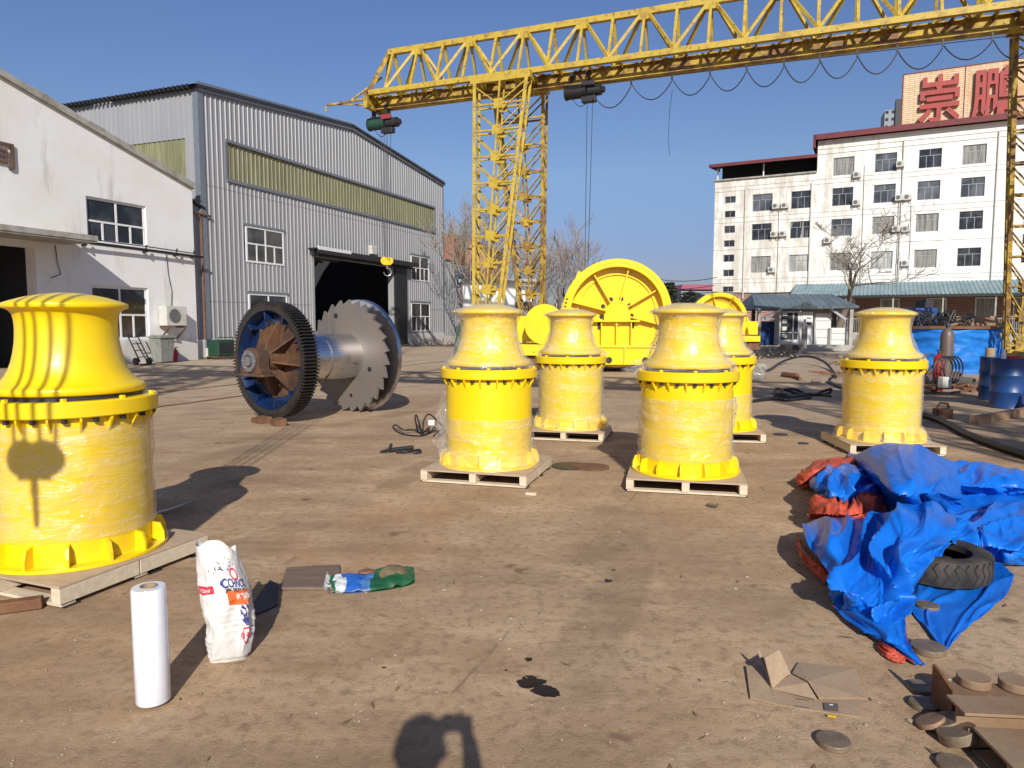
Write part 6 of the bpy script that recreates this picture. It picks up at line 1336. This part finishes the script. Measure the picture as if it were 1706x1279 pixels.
# ================================================================== TREES
def tree(px, Y, htop, spread, seed, lab, levels=5, r0=.16, nseg=3, twr=.014, fork=.35, mat='twig', lean=0, dens=1.0, stem=1):
    rnd = random.Random(seed); base = wp(px, 560, Y); t = thing('bare_tree', lab, 'tree', (base.x, Y, 0), 0, 'bare winter trees behind the yard')
    tr = MB(); cr = MB()
    def grow(p, d, ln, r, lv):
        pts = [p]; dd = d.copy(); q = p.copy(); ns = 4 if lv < 3 else 3
        for k in range(ns):
            dd = (dd + Vector((rnd.uniform(-1,1),rnd.uniform(-1,1),rnd.uniform(-.4,.9)))*(.13 if lv < 2 else .2)).normalized(); q = q + dd*ln/ns; pts.append(q.copy())
        rs = [max(twr, r*(1-.45*k/ns)) for k in range(ns+1)]
        (tr if lv < 2 else cr).tube(pts, rs, 7 if lv < 2 else 3, lv < 2)
        if lv >= levels: return
        nb = rnd.randint(2,3) if lv else rnd.randint(3,5)
        if lv >= 2: nb = int(nb*dens + rnd.random()*.99)
        for k in range(nb):
            f = rnd.uniform(.45,1) if k else 1.0; i = min(ns-1, int(f*ns)); b = pts[i].lerp(pts[i+1], f*ns-i) if i < ns else pts[-1]
            ax = Vector((rnd.uniform(-1,1),rnd.uniform(-1,1),rnd.uniform(-.15,.5))).normalized(); nd = (dd*(1-fork*spread) + ax*fork*spread*(1.5 if k else .8)).normalized()
            grow(b, nd, ln*rnd.uniform(.58,.82), rs[min(i,ns)]*rnd.uniform(.5,.72), lv+1)
    for s in range(stem):
        grow(Vector((rnd.uniform(-.4,.4)*(stem>1),rnd.uniform(-.4,.4)*(stem>1),0)), Vector((lean+rnd.uniform(-.15,.15)*(stem>1),0,1)).normalized(), htop*.34, r0, 0)
    zm = max(v[2] for v in cr.v); k = htop/zm
    for b in (tr, cr): b.v = [(x*k,y*k,z*k) for x,y,z in b.v]
    tr.build('trunk', M['bark'], t, 60); cr.build('crown', M[mat], t, 60)
def hz(py, Y): return HC + (538-py)/1185*Y
tree(778, 50, hz(292,50), .95, 1, 'tall bare tree with pale bark between warehouse and crane leg', 6, .19, twr=.011, dens=1.05)
tree(803, 54, hz(345,54), .9, 12, 'bare tree directly behind the front crane leg', 6, .16, twr=.012, mat='twig_green', dens=.95)
tree(764, 56, hz(372,56), 1.0, 22, 'small bare tree in front of the red container', 6, .13, twr=.012, mat='twig_green', dens=.9)
tree(846, 52, hz(340,52), .95, 3, 'bare tree seen between the two crane legs', 6, .17, twr=.012, dens=.95)
tree(922, 50, hz(360,50), .72, 4, 'bare bushy tree just right of the far crane leg', 6, .14, twr=.011, stem=2, dens=.9)
tree(944, 55, hz(368,55), .66, 5, 'bare slender tree above the gear cover of the big winch', 6, .14, twr=.011, stem=2, dens=.85)
tree(968, 53, hz(388,53), .66, 6, 'bare tree left behind the winch wheel, second from the right', 6, .13, twr=.011, stem=2, dens=.85)
tree(1002, 56, hz(403,56), .5, 7, 'bare narrow tree rising behind the top left of the winch wheel', 6, .1, twr=.012, dens=.8)
tree(890, 57, hz(400,57), .9, 8, 'dense low bare tree behind the far crane leg', 6, .13, twr=.012, mat='twig_green', stem=2, dens=.95)
tree(870, 60, hz(390,60), .9, 18, 'brownish bare tree far behind the gap of the crane legs', 6, .13, twr=.012, stem=2, dens=.95)
tree(1390, 49, hz(360,49), 1.2, 9, 'spreading bare tree with thick limbs before the white block', 6, .3, twr=.013, fork=.44, dens=1.15)
rnd = random.Random(4)
def bush(px, Y, top, w, lab, n=2600):
    b = wp(px, 560, Y); t = thing('evergreen_shrub', lab, 'shrub', (b.x,Y,0)); h = hz(top,Y); m = MB(); m.tube([(0,0,0),(.05,0,h*.6)], [.1,.04], 6); m.build('trunk', M['bark'], t); m = MB()
    for i in range(n):
        a = rnd.uniform(0,6.28); z = h*(.12+.88*rnd.random()); r = w*math.sqrt(rnd.random())*math.sin(min(1,(1.05-z/h)*1.6+.15)*1.5)*(1+.35*noise.noise(Vector((math.cos(a)*2,math.sin(a)*2,z*1.2))))
        R = Matrix.Translation((r*math.cos(a),r*math.sin(a),z)) @ Matrix.Rotation(rnd.uniform(0,6.28),4,'Z') @ Matrix.Rotation(rnd.uniform(-1,1),4,'X'); s = rnd.uniform(.08,.2)
        m.add([(-s,0,0),(0,-s*.5,0),(s,0,0),(0,s*.5,0)], [(0,1,2,3)], R)
    m.build('foliage', M['evergreen'], t, 0)
bush(1113, 60, 472, 1.1, 'dark evergreen shrub at the right rim of the big winch wheel'); bush(1145, 75, 488, 1.8, 'low dark shrub left of the smaller winch'); bush(1075, 70, 492, 2.2, 'dark hedge shrub hidden behind the big winch wheel', 2000)

# ================================================================== PHOTOGRAPHER (only the shadow reaches the picture)
ps = thing('person', 'person in dark clothes holding up a phone with both hands, seen by shadow', 'person', (-.125,-.36,0))
def skin_mesh(name, verts, edges, radii, mat, parent, root=0, sub=2):
    me = bpy.data.meshes.new(name); me.from_pydata(verts, edges, []); o = bpy.data.objects.new(name, me); COL.objects.link(o)
    o.modifiers.new('skin','SKIN'); 
    for i, r in enumerate(radii): me.skin_vertices[0].data[i].radius = (r, r) if not isinstance(r, tuple) else r
    for i in range(len(radii)): me.skin_vertices[0].data[i].use_root = (i == root)
    s = o.modifiers.new('sub','SUBSURF'); s.levels = sub; s.render_levels = sub
    dg = bpy.context.evaluated_depsgraph_get(); mm = bpy.data.meshes.new_from_object(o.evaluated_get(dg)); bpy.data.objects.remove(o)
    mm.polygons.foreach_set('use_smooth', [True]*len(mm.polygons)); return link(name, mm, mat, parent)
V = [(0,0,.95),(0,0,1.12),(0,0,1.33),(0,.01,1.45),(0,.03,1.52),(0,.05,1.60),(0,.06,1.70)]; E_ = [(0,1),(1,2),(2,3),(3,4),(4,5),(5,6)]; Rr = [(.16,.12),(.155,.11),(.18,.12),(.10,.08),(.055,.055),(.085,.095),(.075,.09)]
for s in (-1, 1):
    b = len(V); V += [(s*.1,0,.88),(s*.11,.03,.5),(s*.12,0,.1),(s*.13,.13,.05)]; E_ += [(0,b),(b,b+1),(b+1,b+2),(b+2,b+3)]; Rr += [(.1,.1),(.06,.065),(.045,.05),(.045,.035)]
    b = len(V); hx = .105 + s*.04; V += [(s*.19,0,1.42),(s*.205,.12,1.28),(hx + s*.03,.27,1.52),(hx+s*.012,.315,1.575)]; E_ += [(3,b),(b,b+1),(b+1,b+2),(b+2,b+3)]; Rr += [.07,.052,.036,(.03,.018)]
    for k in range(5):
        f = len(V); z = 1.615 - .017*k; 
        if k < 4: V += [(hx+s*.012,.325,z),(hx-s*.012,.34,z+.006),(hx-s*.034,.338,z+.008)]
        else: V += [(hx+s*.008,.31,1.555),(hx-s*.01,.305,1.57),(hx-s*.028,.31,1.585)]
        E_ += [(b+3,f),(f,f+1),(f+1,f+2)]; Rr += [.0095,.0085,.0075]
t = NT('person_colours'); z = t.sep()[2]; y = t.sep()[1]
c = t.ramp(z, [(.08, (.02,.02,.02)), (.1, (.03,.035,.05)), (.93, (.035,.04,.055)), (.95, (.05,.055,.07))], 'CONSTANT')
hd = t.math('MAXIMUM', t.math('GREATER_THAN', z, 1.485), t.math('GREATER_THAN', y, .26)); c = t.mix(hd, c, (.5,.29,.2)); t.bsdf(c, .8)
body = skin_mesh('body', V, E_, Rr, t.m, ps)
m = MB(); m.lathe([(0,.115),(.05,.108),(.085,.08),(.1,.03),(.1,-.02),(.085,-.05)], 28, Matrix.Translation((0,.03,1.67)) @ Matrix.Diagonal((.95,1.05,1,1))); hr = m.build('hair', M['black'], ps, 60)
m = MB(); m.lathe([(0,.03),(.012,.02),(.017,-.01),(.0,-.02)], 10, Matrix.Translation((0,.165,1.62))); m.build('nose', M['skin'], ps, 60)
for s in (-1, 1):
    m = MB(); m.lathe([(0,.008),(.009,.004),(.011,0),(0,-.006)], 12, Matrix.Translation((s*.032,.142,1.655)) @ Matrix.Rotation(rad(-90),4,'X')); m.build('eye', M['black'], ps, 60)
    m = MB(); m.lathe([(0,.03),(.014,.02),(.014,-.02),(0,-.03)], 10, Matrix.Translation((s*.088,.06,1.64))); m.build('ear', M['skin'], ps, 60)
m = MB(); m.box(-.024,.024,.14,.148,1.572,1.582); m.build('mouth', M['ink_red'], ps, 0)
m = MB(); m.box(-.055,.055,-.024,-.016,1.55,1.62); tag(m.build('phone', M['black'], None, 0, .003), 'black phone held up in the photographer\'s hands', 'phone')
